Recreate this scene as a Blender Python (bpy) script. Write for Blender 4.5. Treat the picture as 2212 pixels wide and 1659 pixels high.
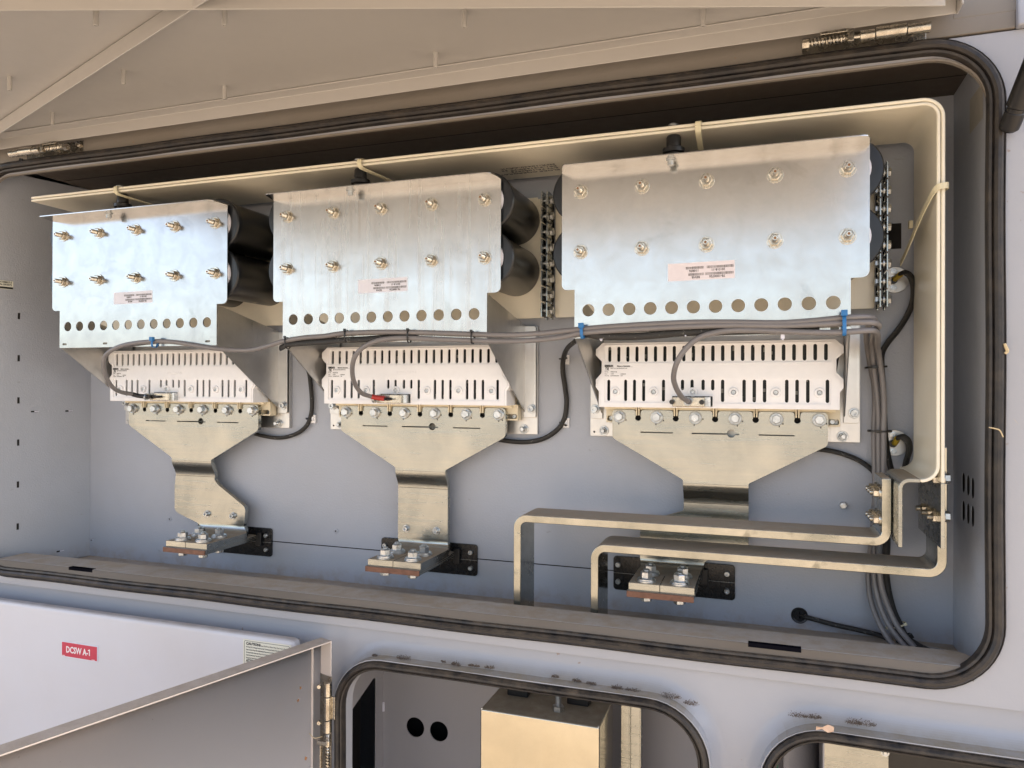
import bpy, bmesh, math, random
from math import sin, cos, pi, radians, sqrt
from mathutils import Vector, Matrix
random.seed(7)
SC = bpy.context.scene
for o in list(bpy.data.objects): bpy.data.objects.remove(o)

# ------------------------------------------------------------------ camera, world, sun, exposure
H = 1.55                                   # height of the camera above the ground
CF, YAW, PITCH, ROLL = 1587.82, 0.332896, 0.0035184, 0.0034423
def _axes():
    fw = Vector((-sin(YAW)*cos(PITCH), cos(YAW)*cos(PITCH), sin(PITCH)))
    r = Vector((cos(YAW), sin(YAW), 0)); u = r.cross(fw)
    return r*cos(ROLL)+u*sin(ROLL), -r*sin(ROLL)+u*cos(ROLL), fw
AR, AU, AF = _axes()
cam = bpy.data.objects.new('camera', bpy.data.cameras.new('camera'))
SC.collection.objects.link(cam)
cam.data.sensor_width = 36; cam.data.lens = 36*CF/2212
cam.data.clip_start = 0.02; cam.data.clip_end = 3000
M = Matrix.Identity(4)
for i in range(3): M[i][0] = AR[i]; M[i][1] = AU[i]; M[i][2] = -AF[i]
M[2][3] = H
cam.matrix_world = M
SC.camera = cam

SUN_EL, SUN_AZ = radians(30), radians(66)   # azimuth measured from +y (behind the cabinet) towards +x
W = bpy.data.worlds.new('World'); SC.world = W; W.use_nodes = True
nt = W.node_tree
sky = nt.nodes.new('ShaderNodeTexSky'); sky.sky_type = 'NISHITA'; sky.sun_disc = False
sky.sun_elevation = SUN_EL; sky.sun_rotation = SUN_AZ
sky.air_density = 1.0; sky.dust_density = 2.2; sky.ozone_density = 1.0
hs = nt.nodes.new('ShaderNodeHueSaturation'); hs.inputs['Saturation'].default_value = .66; hs.inputs['Hue'].default_value = .512
nt.links.new(sky.outputs[0], hs.inputs['Color']); nt.links.new(hs.outputs[0], nt.nodes['Background'].inputs[0])
nt.nodes['Background'].inputs[1].default_value = 0.14
sd = bpy.data.lights.new('sun', 'SUN'); sd.energy = 4.2; sd.angle = radians(0.5); sd.color = (1, .95, .86)
so = bpy.data.objects.new('sun', sd); SC.collection.objects.link(so)
dirn = Vector((sin(SUN_AZ)*cos(SUN_EL), cos(SUN_AZ)*cos(SUN_EL), sin(SUN_EL)))
so.rotation_euler = (-dirn).to_track_quat('-Z', 'Y').to_euler(); so.location = (3, 8, 8)
SC.view_settings.view_transform = 'Standard'; SC.view_settings.look = 'None'
SC.view_settings.gamma = 1; SC.view_settings.use_curve_mapping = False
SC.view_settings.exposure = 1.66
SC.cycles.max_bounces = 10; SC.cycles.glossy_bounces = 5; SC.cycles.diffuse_bounces = 3
SC.cycles.use_denoising = True

# ------------------------------------------------------------------ measuring helpers (metres; the cabinet front is parallel to x)
def ray(x, y): return AF + AR*((x-1106)/CF) + AU*((829.5-y)/CF)
def P(x, y, Y): d = ray(x, y); t = Y/d.y; return (d.x*t, Y, d.z*t)
def Pz(x, y, z): d = ray(x, y); t = z/d.z; return (d.x*t, d.y*t, z)
def Px(x, y, X): d = ray(x, y); t = X/d.x; return (X, d.y*t, d.z*t)

# ------------------------------------------------------------------ materials
def nm(name):
    m = bpy.data.materials.new(name); m.use_nodes = True
    return m, m.node_tree.nodes, m.node_tree.links, m.node_tree.nodes['Principled BSDF']
def setin(b, k, v):
    if k in b.inputs: b.inputs[k].default_value = v
def noise(N, L, scale, detail=4, rough=.55, vec=None, dist=0):
    n = N.new('ShaderNodeTexNoise'); n.inputs['Scale'].default_value = scale
    n.inputs['Detail'].default_value = detail; n.inputs['Roughness'].default_value = rough
    n.inputs['Distortion'].default_value = dist
    if vec is None:
        tc = N.new('ShaderNodeTexCoord'); vec = tc.outputs['Object']
    L.new(vec, n.inputs['Vector']); return n.outputs['Fac']
def mapped(N, L, sc, rot=(0, 0, 0)):
    tc = N.new('ShaderNodeTexCoord'); mp = N.new('ShaderNodeMapping')
    mp.inputs['Scale'].default_value = sc; mp.inputs['Rotation'].default_value = rot
    L.new(tc.outputs['Object'], mp.inputs['Vector']); return mp.outputs['Vector']
def ramp(N, L, fac, stops):
    r = N.new('ShaderNodeValToRGB'); e = r.color_ramp.elements
    e[0].position, e[0].color = stops[0][0], tuple(stops[0][1])+(1,)
    e[1].position, e[1].color = stops[1][0], tuple(stops[1][1])+(1,)
    for p, c in stops[2:]:
        k = e.new(p); k.color = tuple(c)+(1,)
    L.new(fac, r.inputs['Fac']); return r.outputs['Color']
def fval(N, L, fac, a, b, lo=0., hi=1.):
    m = N.new('ShaderNodeMapRange'); L.new(fac, m.inputs['Value'])
    m.inputs['From Min'].default_value = lo; m.inputs['From Max'].default_value = hi
    m.inputs['To Min'].default_value = a; m.inputs['To Max'].default_value = b
    return m.outputs['Result']
def math2(N, L, op, a, b):
    m = N.new('ShaderNodeMath'); m.operation = op
    for i, v in enumerate((a, b)):
        if isinstance(v, (int, float)): m.inputs[i].default_value = v
        else: L.new(v, m.inputs[i])
    m.use_clamp = True
    return m.outputs[0]
def mixc(N, L, fac, a, b):
    m = N.new('ShaderNodeMix'); m.data_type = 'RGBA'
    if isinstance(fac, (int, float)): m.inputs[0].default_value = fac
    else: L.new(fac, m.inputs[0])
    for k, v in ((6, a), (7, b)):
        if isinstance(v, tuple): m.inputs[k].default_value = v+(1,)
        else: L.new(v, m.inputs[k])
    return m.outputs[2]
def bump(N, L, b, h, strength=.2, dist=.001):
    k = N.new('ShaderNodeBump'); k.inputs['Strength'].default_value = strength
    k.inputs['Distance'].default_value = dist
    L.new(h, k.inputs['Height']); L.new(k.outputs[0], b.inputs['Normal'])
def upfac(N, L, lo=.55, hi=.95):
    g = N.new('ShaderNodeNewGeometry'); s = N.new('ShaderNodeSeparateXYZ')
    L.new(g.outputs['True Normal'], s.inputs[0])
    return fval(N, L, s.outputs['Z'], 0, 1, lo, hi)

def paint(name, col, rough=.38, dust=.75, dustcol=(.30, .235, .17), peel=.25, spec=.5, dirt=.10, specks=True, low=False):
    m, N, L, b = nm(name)
    n1 = noise(N, L, 3.5, 6); n2 = noise(N, L, 45, 5, .6)
    c0 = mixc(N, L, fval(N, L, n1, 0, dirt*2.2, .42, .75), col, tuple(x*y for x, y in zip(col, (.86, .80, .72))))
    if specks:
        sp = noise(N, L, 75, 2, .5); f = fval(N, L, sp, 0, .55, .755, .79)
        c0 = mixc(N, L, f, c0, (.26, .16, .09))
    if low:      # dust and splashes gathered just above the floor of the compartment, small scuffs elsewhere
        g_ = N.new('ShaderNodeNewGeometry'); sx = N.new('ShaderNodeSeparateXYZ'); L.new(g_.outputs['Position'], sx.inputs[0])
        h_ = math2(N, L, 'ADD', fval(N, L, sx.outputs['Z'], .85, 0, H-.415, H-.375), 0)
        c0 = mixc(N, L, math2(N, L, 'MULTIPLY', h_, fval(N, L, noise(N, L, 34, 6, .7), 0, 1, .45, .7)), c0, (.30, .25, .20))
        sc_ = noise(N, L, 1., 3, .6, mapped(N, L, (28, 28, 75))); c0 = mixc(N, L, fval(N, L, sc_, 0, .35, .70, .76), c0, (.20, .19, .18))
    if dust:
        up = upfac(N, L); dn = fval(N, L, noise(N, L, 26, 6, .7), .45, 1, .3, .62)
        f = math2(N, L, 'MULTIPLY', math2(N, L, 'MULTIPLY', up, dn), dust)
        c0 = mixc(N, L, f, c0, dustcol)
        r = N.new('ShaderNodeMix'); L.new(f, r.inputs[0]); r.inputs[2].default_value = rough; r.inputs[3].default_value = .95
        r2 = math2(N, L, 'ADD', r.outputs[0], fval(N, L, n2, -.04, .05, .3, .7))
        L.new(r2, b.inputs['Roughness'])
    else:
        L.new(fval(N, L, n2, rough-.05, rough+.06, .3, .7), b.inputs['Roughness'])
    L.new(c0, b.inputs['Base Color'])
    setin(b, 'Specular IOR Level', spec)
    if peel: bump(N, L, b, noise(N, L, 330, 2, .5), peel, .0006)
    return m

def metal(name, col, rough=.35, var=.12, brushed=None, col2=None, scale=14, dust=0, dustcol=(.30, .24, .17), scr=.12, spot=None, metallic=1.):
    m, N, L, b = nm(name)
    setin(b, 'Metallic', metallic)
    n1 = noise(N, L, scale, 8, .62, dist=.4)
    c2 = col2 or tuple(x*.84 for x in col)
    c0 = mixc(N, L, fval(N, L, n1, 0, 1, .35, .68), col, c2)
    vec = mapped(N, L, brushed) if brushed else None
    n2 = noise(N, L, 1.0 if brushed else 160, 3, .6, vec)
    if spot:
        s = noise(N, L, spot[0], 5, .6, dist=.8); c0 = mixc(N, L, fval(N, L, s, 0, spot[2], .62, .72), c0, spot[1])
    rr = math2(N, L, 'ADD', fval(N, L, n1, rough-var/2, rough+var/2, .3, .7), fval(N, L, n2, -scr/2, scr/2, .3, .7))
    if dust:
        up = upfac(N, L); dn = fval(N, L, noise(N, L, 30, 6, .7), .55, 1, .3, .6)
        f = math2(N, L, 'MULTIPLY', math2(N, L, 'MULTIPLY', up, dn), dust)
        c0 = mixc(N, L, f, c0, dustcol)
        r = N.new('ShaderNodeMix'); L.new(f, r.inputs[0]); L.new(rr, r.inputs[2]); r.inputs[3].default_value = .95; rr = r.outputs[0]
        mt = N.new('ShaderNodeMath'); mt.operation = 'SUBTRACT'; mt.inputs[0].default_value = metallic; L.new(f, mt.inputs[1]); mt.use_clamp = True
        L.new(mt.outputs[0], b.inputs['Metallic'])
    L.new(c0, b.inputs['Base Color']); L.new(rr, b.inputs['Roughness'])
    bump(N, L, b, n2, .012, .0004)
    return m

def plain(name, col, rough=.5, metallic=0, coat=0, nscale=60, nv=.08, bmp=0, bscale=300):
    m, N, L, b = nm(name)
    n = noise(N, L, nscale, 4)
    c = mixc(N, L, fval(N, L, n, 0, 1, .3, .7), tuple(x*(1-nv) for x in col), tuple(min(1, x*(1+nv)) for x in col))
    L.new(c, b.inputs['Base Color']); setin(b, 'Roughness', rough); setin(b, 'Metallic', metallic); setin(b, 'Coat Weight', coat)
    if bmp: bump(N, L, b, noise(N, L, bscale, 3), bmp, .0006)
    return m

M_PAINT = paint('grey_cabinet_paint', (.385, .40, .44), .36, dust=1.0, dustcol=(.30, .26, .20))
M_INNER = paint('grey_inner_paint', (.385, .415, .475), .38, specks=False, peel=.7, dirt=.22, low=True)
M_INNER2 = paint('grey_lower_lining', (.40, .395, .42), .42, specks=False, peel=.5, dirt=.15)
M_FLOOR = paint('dusty_grey_paint', (.46, .46, .47), .45, dust=1.0, dustcol=(.37, .31, .24))
M_GRIME = paint('grimy_grey_paint', (.22, .20, .175), .6, dustcol=(.40, .31, .22), dirt=.35)
M_GRIME2 = paint('dirty_flange_edge', (.13, .12, .11), .7, dustcol=(.36, .28, .20), dirt=.5)
M_CEIL = paint('shaded_ceiling_paint', (.075, .058, .044), .6, specks=False, dust=0)  # ceiling colour darkened to hold the shade under the roof
M_DOORS = paint('small_door_paint', (.66, .60, .56), .45, dust=.6, dirt=.12, peel=.05)
M_DOORW = paint('light_grey_door_paint', (.60, .61, .66), .40, dust=.5, dirt=.18)
M_LID = paint('lid_paint', (.43, .415, .395), .34, dust=0, dirt=.05, specks=False, peel=.03)
M_ALU = metal('galvanised_sheet', (.60, .595, .58), .20, .05, brushed=(400, 60, 60), scale=26, col2=(.53, .52, .50), spot=(11, (.38, .37, .35), .6), scr=.03)
M_ALU2 = metal('aluminium_plate', (.66, .65, .63), .36, .10, brushed=(300, 300, 8))
M_TIN = metal('tinned_copper', (.42, .43, .40), .24, .10, brushed=(7, 50, 120), scale=7, col2=(.31, .32, .30), spot=(5, (.24, .25, .24), .7), dust=.92)
M_NICKEL = metal('nickel_bar', (.48, .475, .42), .20, .16, brushed=(6, 60, 60), scale=9, col2=(.30, .30, .26), spot=(22, (.20, .20, .17), .7), dust=.95, dustcol=(.40, .325, .25))
M_ZINC = metal('zinc_bolt', (.62, .65, .67), .34, .15, scale=90, col2=(.42, .44, .45))
M_STUD = metal('yellow_zinc_stud', (.68, .66, .60), .28, .15, scale=120, col2=(.46, .43, .37))
M_STEEL = metal('chrome_hinge', (.62, .59, .52), .26, .15, scale=60, col2=(.38, .34, .28))
M_CAN = metal('polished_steel_can', (.60, .56, .45), .14, .08, brushed=(40, 40, 8), scale=10, dust=.8)
M_CU = plain('copper_lamination', (.15, .075, .052), .42, .35, nv=.25, nscale=90)
M_RUBBER, N, L, b = nm('dusty_black_rubber')
n = noise(N, L, 1.0, 6, .65, mapped(N, L, (9, 9, 60)))
n2 = noise(N, L, 38, 6, .7)
g = upfac(N, L, -.1, .9)
f = math2(N, L, 'MULTIPLY', fval(N, L, n2, 0, 1, .35, .7), math2(N, L, 'ADD', fval(N, L, g, .18, .75), 0))
L.new(mixc(N, L, f, (.012, .012, .014), (.17, .13, .09)), b.inputs['Base Color']); setin(b, 'Roughness', .48)
bump(N, L, b, n, .3, .001)
M_CREAM = plain('cream_plastic', (.87, .87, .88), .42, nv=.02)
M_CREAMB = plain('ivory_plastic_base', (.72, .64, .47), .45, nv=.04)
M_LAM = plain('white_insulating_laminate', (.84, .79, .65), .34, nv=.03, coat=.15, nscale=12)
M_BLACK = plain('black_plastic', (.012, .012, .013), .35, nv=.2)
M_CAP = plain('glossy_black_can', (.004, .004, .0045), .32, coat=.15, nv=.2)
M_CAPR = plain('capacitor_rim', (.010, .012, .016), .28, nv=.2)
M_BLK2 = plain('scratched_black_plate', (.013, .013, .014), .25, nv=.5, nscale=140, bmp=.1)
M_SLEEVE, N, L, b = nm('black_braided_sleeve')
n = noise(N, L, 700, 2, .6)
f = fval(N, L, noise(N, L, 60, 2, .6, dist=2.5), 0, .35, .66, .69)
L.new(mixc(N, L, f, mixc(N, L, n, (.006, .006, .006), (.035, .033, .03)), (.30, .29, .26)), b.inputs['Base Color'])
setin(b, 'Roughness', .55); bump(N, L, b, n, .7, .001)
M_GREYC = plain('grey_cable_jacket', (.19, .18, .182), .38, nv=.06, nscale=20, bmp=.08, bscale=120)
M_TIEW = plain('natural_nylon', (.72, .66, .46), .4)
M_TIEB = plain('blue_nylon', (.02, .16, .42), .4)
M_WHITE = plain('label_white', (.70, .71, .80), .5, nv=.03)
M_LABY = plain('label_cream', (.72, .72, .62), .5, nv=.02)
M_INK = plain('black_ink', (.03, .03, .03), .6)
M_INKG = plain('grey_ink', (.16, .15, .14), .6)
M_RED = plain('red_label', (.52, .035, .075), .45, nv=.06)
M_REDS = plain('red_heatshrink', (.42, .035, .03), .4)
M_YEL = plain('yellow_sleeve', (.48, .34, .03), .45)
M_PCB = plain('dark_circuit_board', (.008, .014, .012), .4, nv=.6, nscale=250)
M_PALE = plain('pale_component', (.30, .30, .27), .5)
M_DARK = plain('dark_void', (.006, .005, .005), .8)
M_RUST = plain('rust_stain', (.24, .12, .055), .8, nv=.3)
M_STRAW = plain('dry_straw', (.62, .50, .30), .7)
M_DUST = plain('brown_dust', (.13, .10, .08), .95, nv=.3, nscale=400)

# ------------------------------------------------------------------ mesh builder
ORG = {}
class MB:
    def __init__(s): s.v = []; s.f = []; s.mi = []; s.m = 0
    def add(s, vs, fs):
        k = len(s.v); s.v += [tuple(v) for v in vs]; s.f += [tuple(i+k for i in f) for f in fs]; s.mi += [s.m]*len(fs); return s
    def box(s, x0, x1, y0, y1, z0, z1):
        return s.add([(x0,y0,z0),(x1,y0,z0),(x1,y1,z0),(x0,y1,z0),(x0,y0,z1),(x1,y0,z1),(x1,y1,z1),(x0,y1,z1)],
                     [(0,3,2,1),(4,5,6,7),(0,1,5,4),(1,2,6,5),(2,3,7,6),(3,0,4,7)])
    def hexa(s, p):  # 8 corner points, bottom loop then top loop
        return s.add(p, [(0,3,2,1),(4,5,6,7),(0,1,5,4),(1,2,6,5),(2,3,7,6),(3,0,4,7)])
    def lathe(s, c, axis, prof, n=20, closed=True, phase=0.):
        w = Vector(axis).normalized(); u = w.orthogonal().normalized(); v = w.cross(u); c = Vector(c)
        vs = []; fs = []
        for r, h in prof:
            for i in range(n):
                a = 2*pi*i/n+phase; vs.append(c+w*h+u*(r*cos(a))+v*(r*sin(a)))
        for j in range(len(prof)-1):
            for i in range(n):
                a, b = j*n+i, j*n+(i+1) % n; fs.append((a, b, b+n, a+n))
        if closed:
            fs.append(tuple(range(n-1, -1, -1))); fs.append(tuple(range((len(prof)-1)*n, len(prof)*n)))
        return s.add(vs, fs)
    def cyl(s, c, axis, r, h, n=20): return s.lathe(c, axis, [(r, 0), (r, h)], n)
    def hex(s, c, axis, r, h, phase=.3):
        return s.lathe(c, axis, [(r*.93, 0), (r, h*.08), (r, h*.86), (r*.86, h)], 6, phase=phase)
    def washer(s, c, axis, r0, r1, h, n=22):
        return s.lathe(c, axis, [(r0, 0), (r1, 0), (r1, h*.8), (r1-.0004, h), (r0, h), (r0, 0)], n, closed=False)
    def stud(s, c, axis, r, h, pitch=.00125):
        pr = [(r, 0)]; k = int(h/pitch)
        for i in range(k):
            pr += [(r*.86, (i+.3)*pitch), (r, (i+.75)*pitch)]
        pr += [(r*.8, h), ]
        return s.lathe(c, axis, pr, 14)
    def tube(s, pts, r, n=12, flat=1., up=None, caps=True):
        pts = [Vector(p) for p in pts]; k = len(pts); vs = []; fs = []
        T = [(pts[min(i+1, k-1)]-pts[max(i-1, 0)]).normalized() for i in range(k)]
        u = Vector(up) if up else T[0].orthogonal()
        for i in range(k):
            u = (u - T[i]*u.dot(T[i])); u.normalize(); w = T[i].cross(u)
            rr = r[i] if isinstance(r, list) else r
            for j in range(n):
                a = 2*pi*j/n; vs.append(pts[i]+u*(rr*cos(a))+w*(rr*flat*sin(a)))
        for i in range(k-1):
            for j in range(n):
                a, b = i*n+j, i*n+(j+1) % n; fs.append((a, b, b+n, a+n))
        if caps: fs.append(tuple(range(n-1, -1, -1))); fs.append(tuple(range((k-1)*n, k*n)))
        return s.add(vs, fs)
    def sheet(s, outer, holes, c0, c1, plane='xz'):
        """flat plate: 2-D outline with holes, between the depths c0 and c1 along the plane's normal axis"""
        cu = bpy.data.curves.new('t', 'CURVE'); cu.dimensions = '2D'; cu.fill_mode = 'BOTH'; cu.extrude = abs(c1-c0)/2
        for pl in [outer]+list(holes):
            sp = cu.splines.new('POLY'); sp.points.add(len(pl)-1); sp.use_cyclic_u = True
            for i, p in enumerate(pl): sp.points[i].co = (p[0], p[1], 0, 1)
        o = bpy.data.objects.new('t', cu); SC.collection.objects.link(o)
        me = o.evaluated_get(bpy.context.evaluated_depsgraph_get()).to_mesh()
        cm = (c0+c1)/2
        F = {'xz': lambda a, b, c: (a, cm-c, b), 'yz': lambda a, b, c: (cm+c, a, b), 'xy': lambda a, b, c: (a, b, cm+c)}[plane]
        s.add([F(*v.co) for v in me.vertices], [tuple(p.vertices) for p in me.polygons])
        bpy.data.objects.remove(o); bpy.data.curves.remove(cu); return s
    def text(s, t, size, o, right=(1, 0, 0), up=(0, 0, 1), align='LEFT', sx=1., thick=.00012, bold=0., space=1.):
        cu = bpy.data.curves.new('t', 'FONT'); cu.body = t; cu.size = size; cu.align_x = align; cu.extrude = thick
        cu.offset = bold; cu.resolution_u = 2; cu.space_character = space
        ob = bpy.data.objects.new('t', cu); SC.collection.objects.link(ob)
        me = ob.evaluated_get(bpy.context.evaluated_depsgraph_get()).to_mesh()
        R, U = Vector(right).normalized(), Vector(up).normalized(); Nn = R.cross(U); o = Vector(o)
        s.add([o+R*(v.co.x*sx)+U*v.co.y+Nn*v.co.z for v in me.vertices], [tuple(p.vertices) for p in me.polygons])
        bpy.data.objects.remove(ob); bpy.data.curves.remove(cu); return s
    def build(s, name, mat, parent=None, at=None, bev=0., smooth=True, seg=2, label=None):
        org = ORG.get(parent.name, (0, 0, 0)) if parent else (at or (0, 0, 0))
        me = bpy.data.meshes.new(name)
        me.from_pydata([(v[0]-org[0], v[1]-org[1], v[2]-org[2]) for v in s.v], [], s.f)
        for m in (mat if isinstance(mat, (list, tuple)) else [mat]): me.materials.append(m)
        me.polygons.foreach_set('material_index', s.mi)
        bm = bmesh.new(); bm.from_mesh(me)
        bmesh.ops.remove_doubles(bm, verts=bm.verts, dist=1e-6)
        if bev: bmesh.ops.dissolve_limit(bm, angle_limit=.01, verts=bm.verts, edges=bm.edges, delimit={'MATERIAL'})
        bmesh.ops.recalc_face_normals(bm, faces=bm.faces)
        if smooth:
            for f in bm.faces: f.smooth = True
            for e in bm.edges:
                if len(e.link_faces) == 2 and e.calc_face_angle(0) > .55: e.smooth = False
        bm.to_mesh(me); bm.free()
        o = bpy.data.objects.new(name, me); SC.collection.objects.link(o)
        if parent: o.parent = parent; ORG[o.name] = org
        else: o.location = (org[0], org[1], org[2]+H); ORG[o.name] = org
        if bev:
            md = o.modifiers.new('bevel', 'BEVEL'); md.width = bev; md.segments = seg; md.limit_method = 'ANGLE'
            md.angle_limit = .6; md.harden_normals = True
        if label: o['label'] = label
        return o

def tag(o, label, cat, group=None, kind=None):
    o['label'] = label; o['category'] = cat
    if group: o['group'] = group
    if kind: o['kind'] = kind
    return o
def thing(name, label, cat, at, group=None):
    o = bpy.data.objects.new(name, None); SC.collection.objects.link(o); o.empty_display_size = .05
    o.location = (at[0], at[1], at[2]+H); ORG[o.name] = tuple(at)
    return tag(o, label, cat, group)
def shared(src, name, parent, off):        # another copy of a part, moved by off
    c = src.copy(); c.name = name; SC.collection.objects.link(c); c.parent = parent
    c.location = Vector(src.location)+Vector(off); ORG[c.name] = ORG[src.name]; return c
def dup(root, d, label):
    r = root.copy(); SC.collection.objects.link(r); r.location = Vector(root.location)+Vector(d)
    r['label'] = label
    o = ORG[root.name]; ORG[r.name] = (o[0]+d[0], o[1]+d[1], o[2]+d[2])
    def rec(a, b):
        for ch in list(a.children):
            c = ch.copy(); SC.collection.objects.link(c); c.parent = b; ORG[c.name] = ORG[r.name]; rec(ch, c)
    rec(root, r); return r

def rrect(x0, x1, z0, z1, r, n=8):
    rs = r if isinstance(r, (list, tuple)) else (r, r, r, r)   # bl, br, tr, tl
    out = []
    for (cx, cz, a0, rr) in ((x0+rs[0], z0+rs[0], pi, rs[0]), (x1-rs[1], z0+rs[1], 1.5*pi, rs[1]), (x1-rs[2], z1-rs[2], 0, rs[2]), (x0+rs[3], z1-rs[3], .5*pi, rs[3])):
        if rr < 1e-5: out.append((cx, cz)); continue
        for i in range(n+1):
            a = a0+.5*pi*i/n; out.append((cx+rr*cos(a), cz+rr*sin(a)))
    return out
def circ(x, z, r, n=28): return [(x+r*cos(2*pi*i/n), z+r*sin(2*pi*i/n)) for i in range(n)]
def slot(x, z0, z1, w, n=6):
    r = w/2
    return [(x+r*cos(pi+pi*i/n), z0+r+r*sin(pi+pi*i/n)) for i in range(n+1)]+[(x+r*cos(pi*i/n), z1-r+r*sin(pi*i/n)) for i in range(n+1)]
def hslot(x0, x1, z, w, n=6):
    r = w/2
    return [(x0+r+r*cos(pi/2+pi*i/n), z+r*sin(pi/2+pi*i/n)) for i in range(n+1)]+[(x1-r+r*cos(-pi/2+pi*i/n), z+r*sin(-pi/2+pi*i/n)) for i in range(n+1)]
def fillet(pts, rad, n=6):
    """round the corners of a polyline polygon; rad per corner or one value"""
    out = []; k = len(pts)
    for i in range(k):
        r = rad[i] if isinstance(rad, (list, tuple)) else rad
        p = Vector(pts[i]).to_2d() if len(pts[i]) > 2 else Vector(pts[i]); a = Vector(pts[i-1]); b = Vector(pts[(i+1) % k])
        if r <= 0: out.append(tuple(p)); continue
        da = (a-p); db = (b-p); la, lb = da.length, db.length; da.normalize(); db.normalize()
        d = min(r, la*.48, lb*.48)
        p0, p1 = p+da*d, p+db*d
        for j in range(n+1):
            t = j/n; q = p0*(1-t)**2+p*2*t*(1-t)+p1*t*t; out.append((q.x, q.y))
    return out
def spline(pts, n=8):
    p = [Vector(q) for q in pts]; p = [p[0]*2-p[1]]+p+[p[-1]*2-p[-2]]; out = []
    for i in range(1, len(p)-2):
        for j in range(n):
            t = j/n; a, b, c, d = p[i-1:i+3]
            out.append(.5*((2*b)+(c-a)*t+(2*a-5*b+4*c-d)*t*t+(3*b-a-3*c+d)*t**3))
    out.append(p[-2]); return out
def sweep_closed(mb, loop, prof, cl=True):
    """sweep a profile [(outward, y)] round a closed 2-D loop in the xz plane (loop counter-clockwise)"""
    k = len(loop); m = len(prof); vs = []; fs = []
    for i in range(k):
        a = Vector(loop[i-1]); b = Vector(loop[(i+1) % k]); t = (b-a).normalized(); nn = Vector((t.y, -t.x))
        for (d, y) in prof: vs.append((loop[i][0]+nn.x*d, y, loop[i][1]+nn.y*d))
    for i in range(k):
        j = (i+1) % k
        for q in range(m-1 if not cl else m):
            r = (q+1) % m; fs.append((i*m+q, j*m+q, j*m+r, i*m+r))
    mb.add(vs, fs)
def dense(loop, step=.03):
    out = []
    for i in range(len(loop)):
        a, b = Vector(loop[i]), Vector(loop[(i+1) % len(loop)]); k = max(1, int((b-a).length/step))
        out += [tuple(a.lerp(b, j/k)) for j in range(k)]
    return out
# ================================================================== SETTING
g = MB(); g.add([(-400, -400, -H), (400, -400, -H), (400, 400, -H), (-400, 400, -H)], [(0, 1, 2, 3)])
M_GROUND, N, L, b = nm('dry_sandy_soil')
n = noise(N, L, 1.3, 8, .6); n2 = noise(N, L, 22, 6, .7)
L.new(mixc(N, L, fval(N, L, n, 0, 1, .35, .65), mixc(N, L, n2, (.51, .39, .275), (.42, .32, .225)), (.57, .45, .335)), b.inputs['Base Color'])
setin(b, 'Roughness', .95); bump(N, L, b, n2, .6, .02)
o = g.build('ground', M_GROUND, smooth=False); o['kind'] = 'structure'; o['label'] = 'dry sandy ground'

# ================================================================== CABINET
XL, XR, ZT, ZB, YW = -1.541, .2837, .4705, -.4110, 1.345     # main compartment, inside
YF = 1.125                                                    # sealing plane
OPX0, OPX1, OPZ0, OPZ1 = -1.600, .2785, -.388, .4440          # the main opening
cab = thing('electrical_cabinet', 'grey outdoor power cabinet with its long top compartment open', 'cabinet', (-.6, 1.35, -H))

# front face with its openings
ROUT = .115
op_main = rrect(OPX0, .2805, OPZ0, .4475, .075, 10)
c1 = rrect(-.6900, -.091, -1.25, -.4790, .075, 10)
c2 = rrect(.0065, .62, -1.25, -.4900, .075, 10)
mb = MB(); mb.sheet([(-1.95, -.424), (1.4, -.424), (1.4, .4735), (-1.95, .4735)], [op_main], 1.132, 1.136)
mb.build('front_frame', M_PAINT, cab, bev=.0012)
# lower face: flat, rising in a rounded swell to the outward turned flange of every lower opening
def swell(prof_r, loop):
    m = MB(); prof = []
    R = .040
    for i in range(11):
        t_ = i/10; prof.append((R-(R-.0165)*t_, 1.141-.016*t_**2.2))
    prof += [(.0160, 1.104), (-.001, 1.104), (-.001, 1.137)]
    sweep_closed(m, loop, prof, False); return m
lo1, lo2 = dense(c1), dense(c2)
def offs(loop, d):
    k = len(loop); out = []
    for i in range(k):
        a = Vector(loop[i-1]); b = Vector(loop[(i+1) % k]); t = (b-a).normalized(); out.append((loop[i][0]+t.y*d, loop[i][1]-t.x*d))
    return out
mb = MB(); mb.sheet([(-1.95, -1.45), (1.4, -1.45), (1.4, -.422), (-1.95, -.422)], [offs(lo1, .040), offs(lo2, .040)], 1.141, 1.145)
for lp in (lo1, lo2): w_ = swell(.03, lp); mb.add(w_.v, w_.f)
mb.build('lower_front_panel', M_PAINT, cab)
# body round the compartments: sides, back, roof (closed box)
mb = MB(); mb.box(-1.95, -1.90, 1.137, 1.95, -1.45, .5); mb.box(1.35, 1.4, 1.137, 1.95, -1.45, .5)  # right end lengthened out of view to block the sun
mb.box(-1.95, 1.4, 1.95, 1.97, -1.45, .5); mb.box(-1.95, 1.4, 1.14, 1.95, -1.47, -1.45)
mb.build('outer_body', M_PAINT, cab, bev=.002)
mb = MB(); mb.box(-2.0, 1.45, 1.145, 2.0, .497, .53)
mb.build('roof', M_PAINT, cab, bev=.003)
mb = MB(); mb.box(-1.95, .3098, 1.129, 1.137, .4750, .5125); mb.build('roof_edge', M_GRIME, cab, bev=.0015, seg=3)
mb = MB(); mb.box(.2370, 1.4, 1.1285, 1.137, .4970, .64); mb.build('roof_edge', M_GRIME, cab, bev=.0015)
mb = MB(); mb.box(.3098, 1.4, 1.120, 1.137, .4740, .52); mb.build('side_post', M_PAINT, cab, bev=.003)
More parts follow.
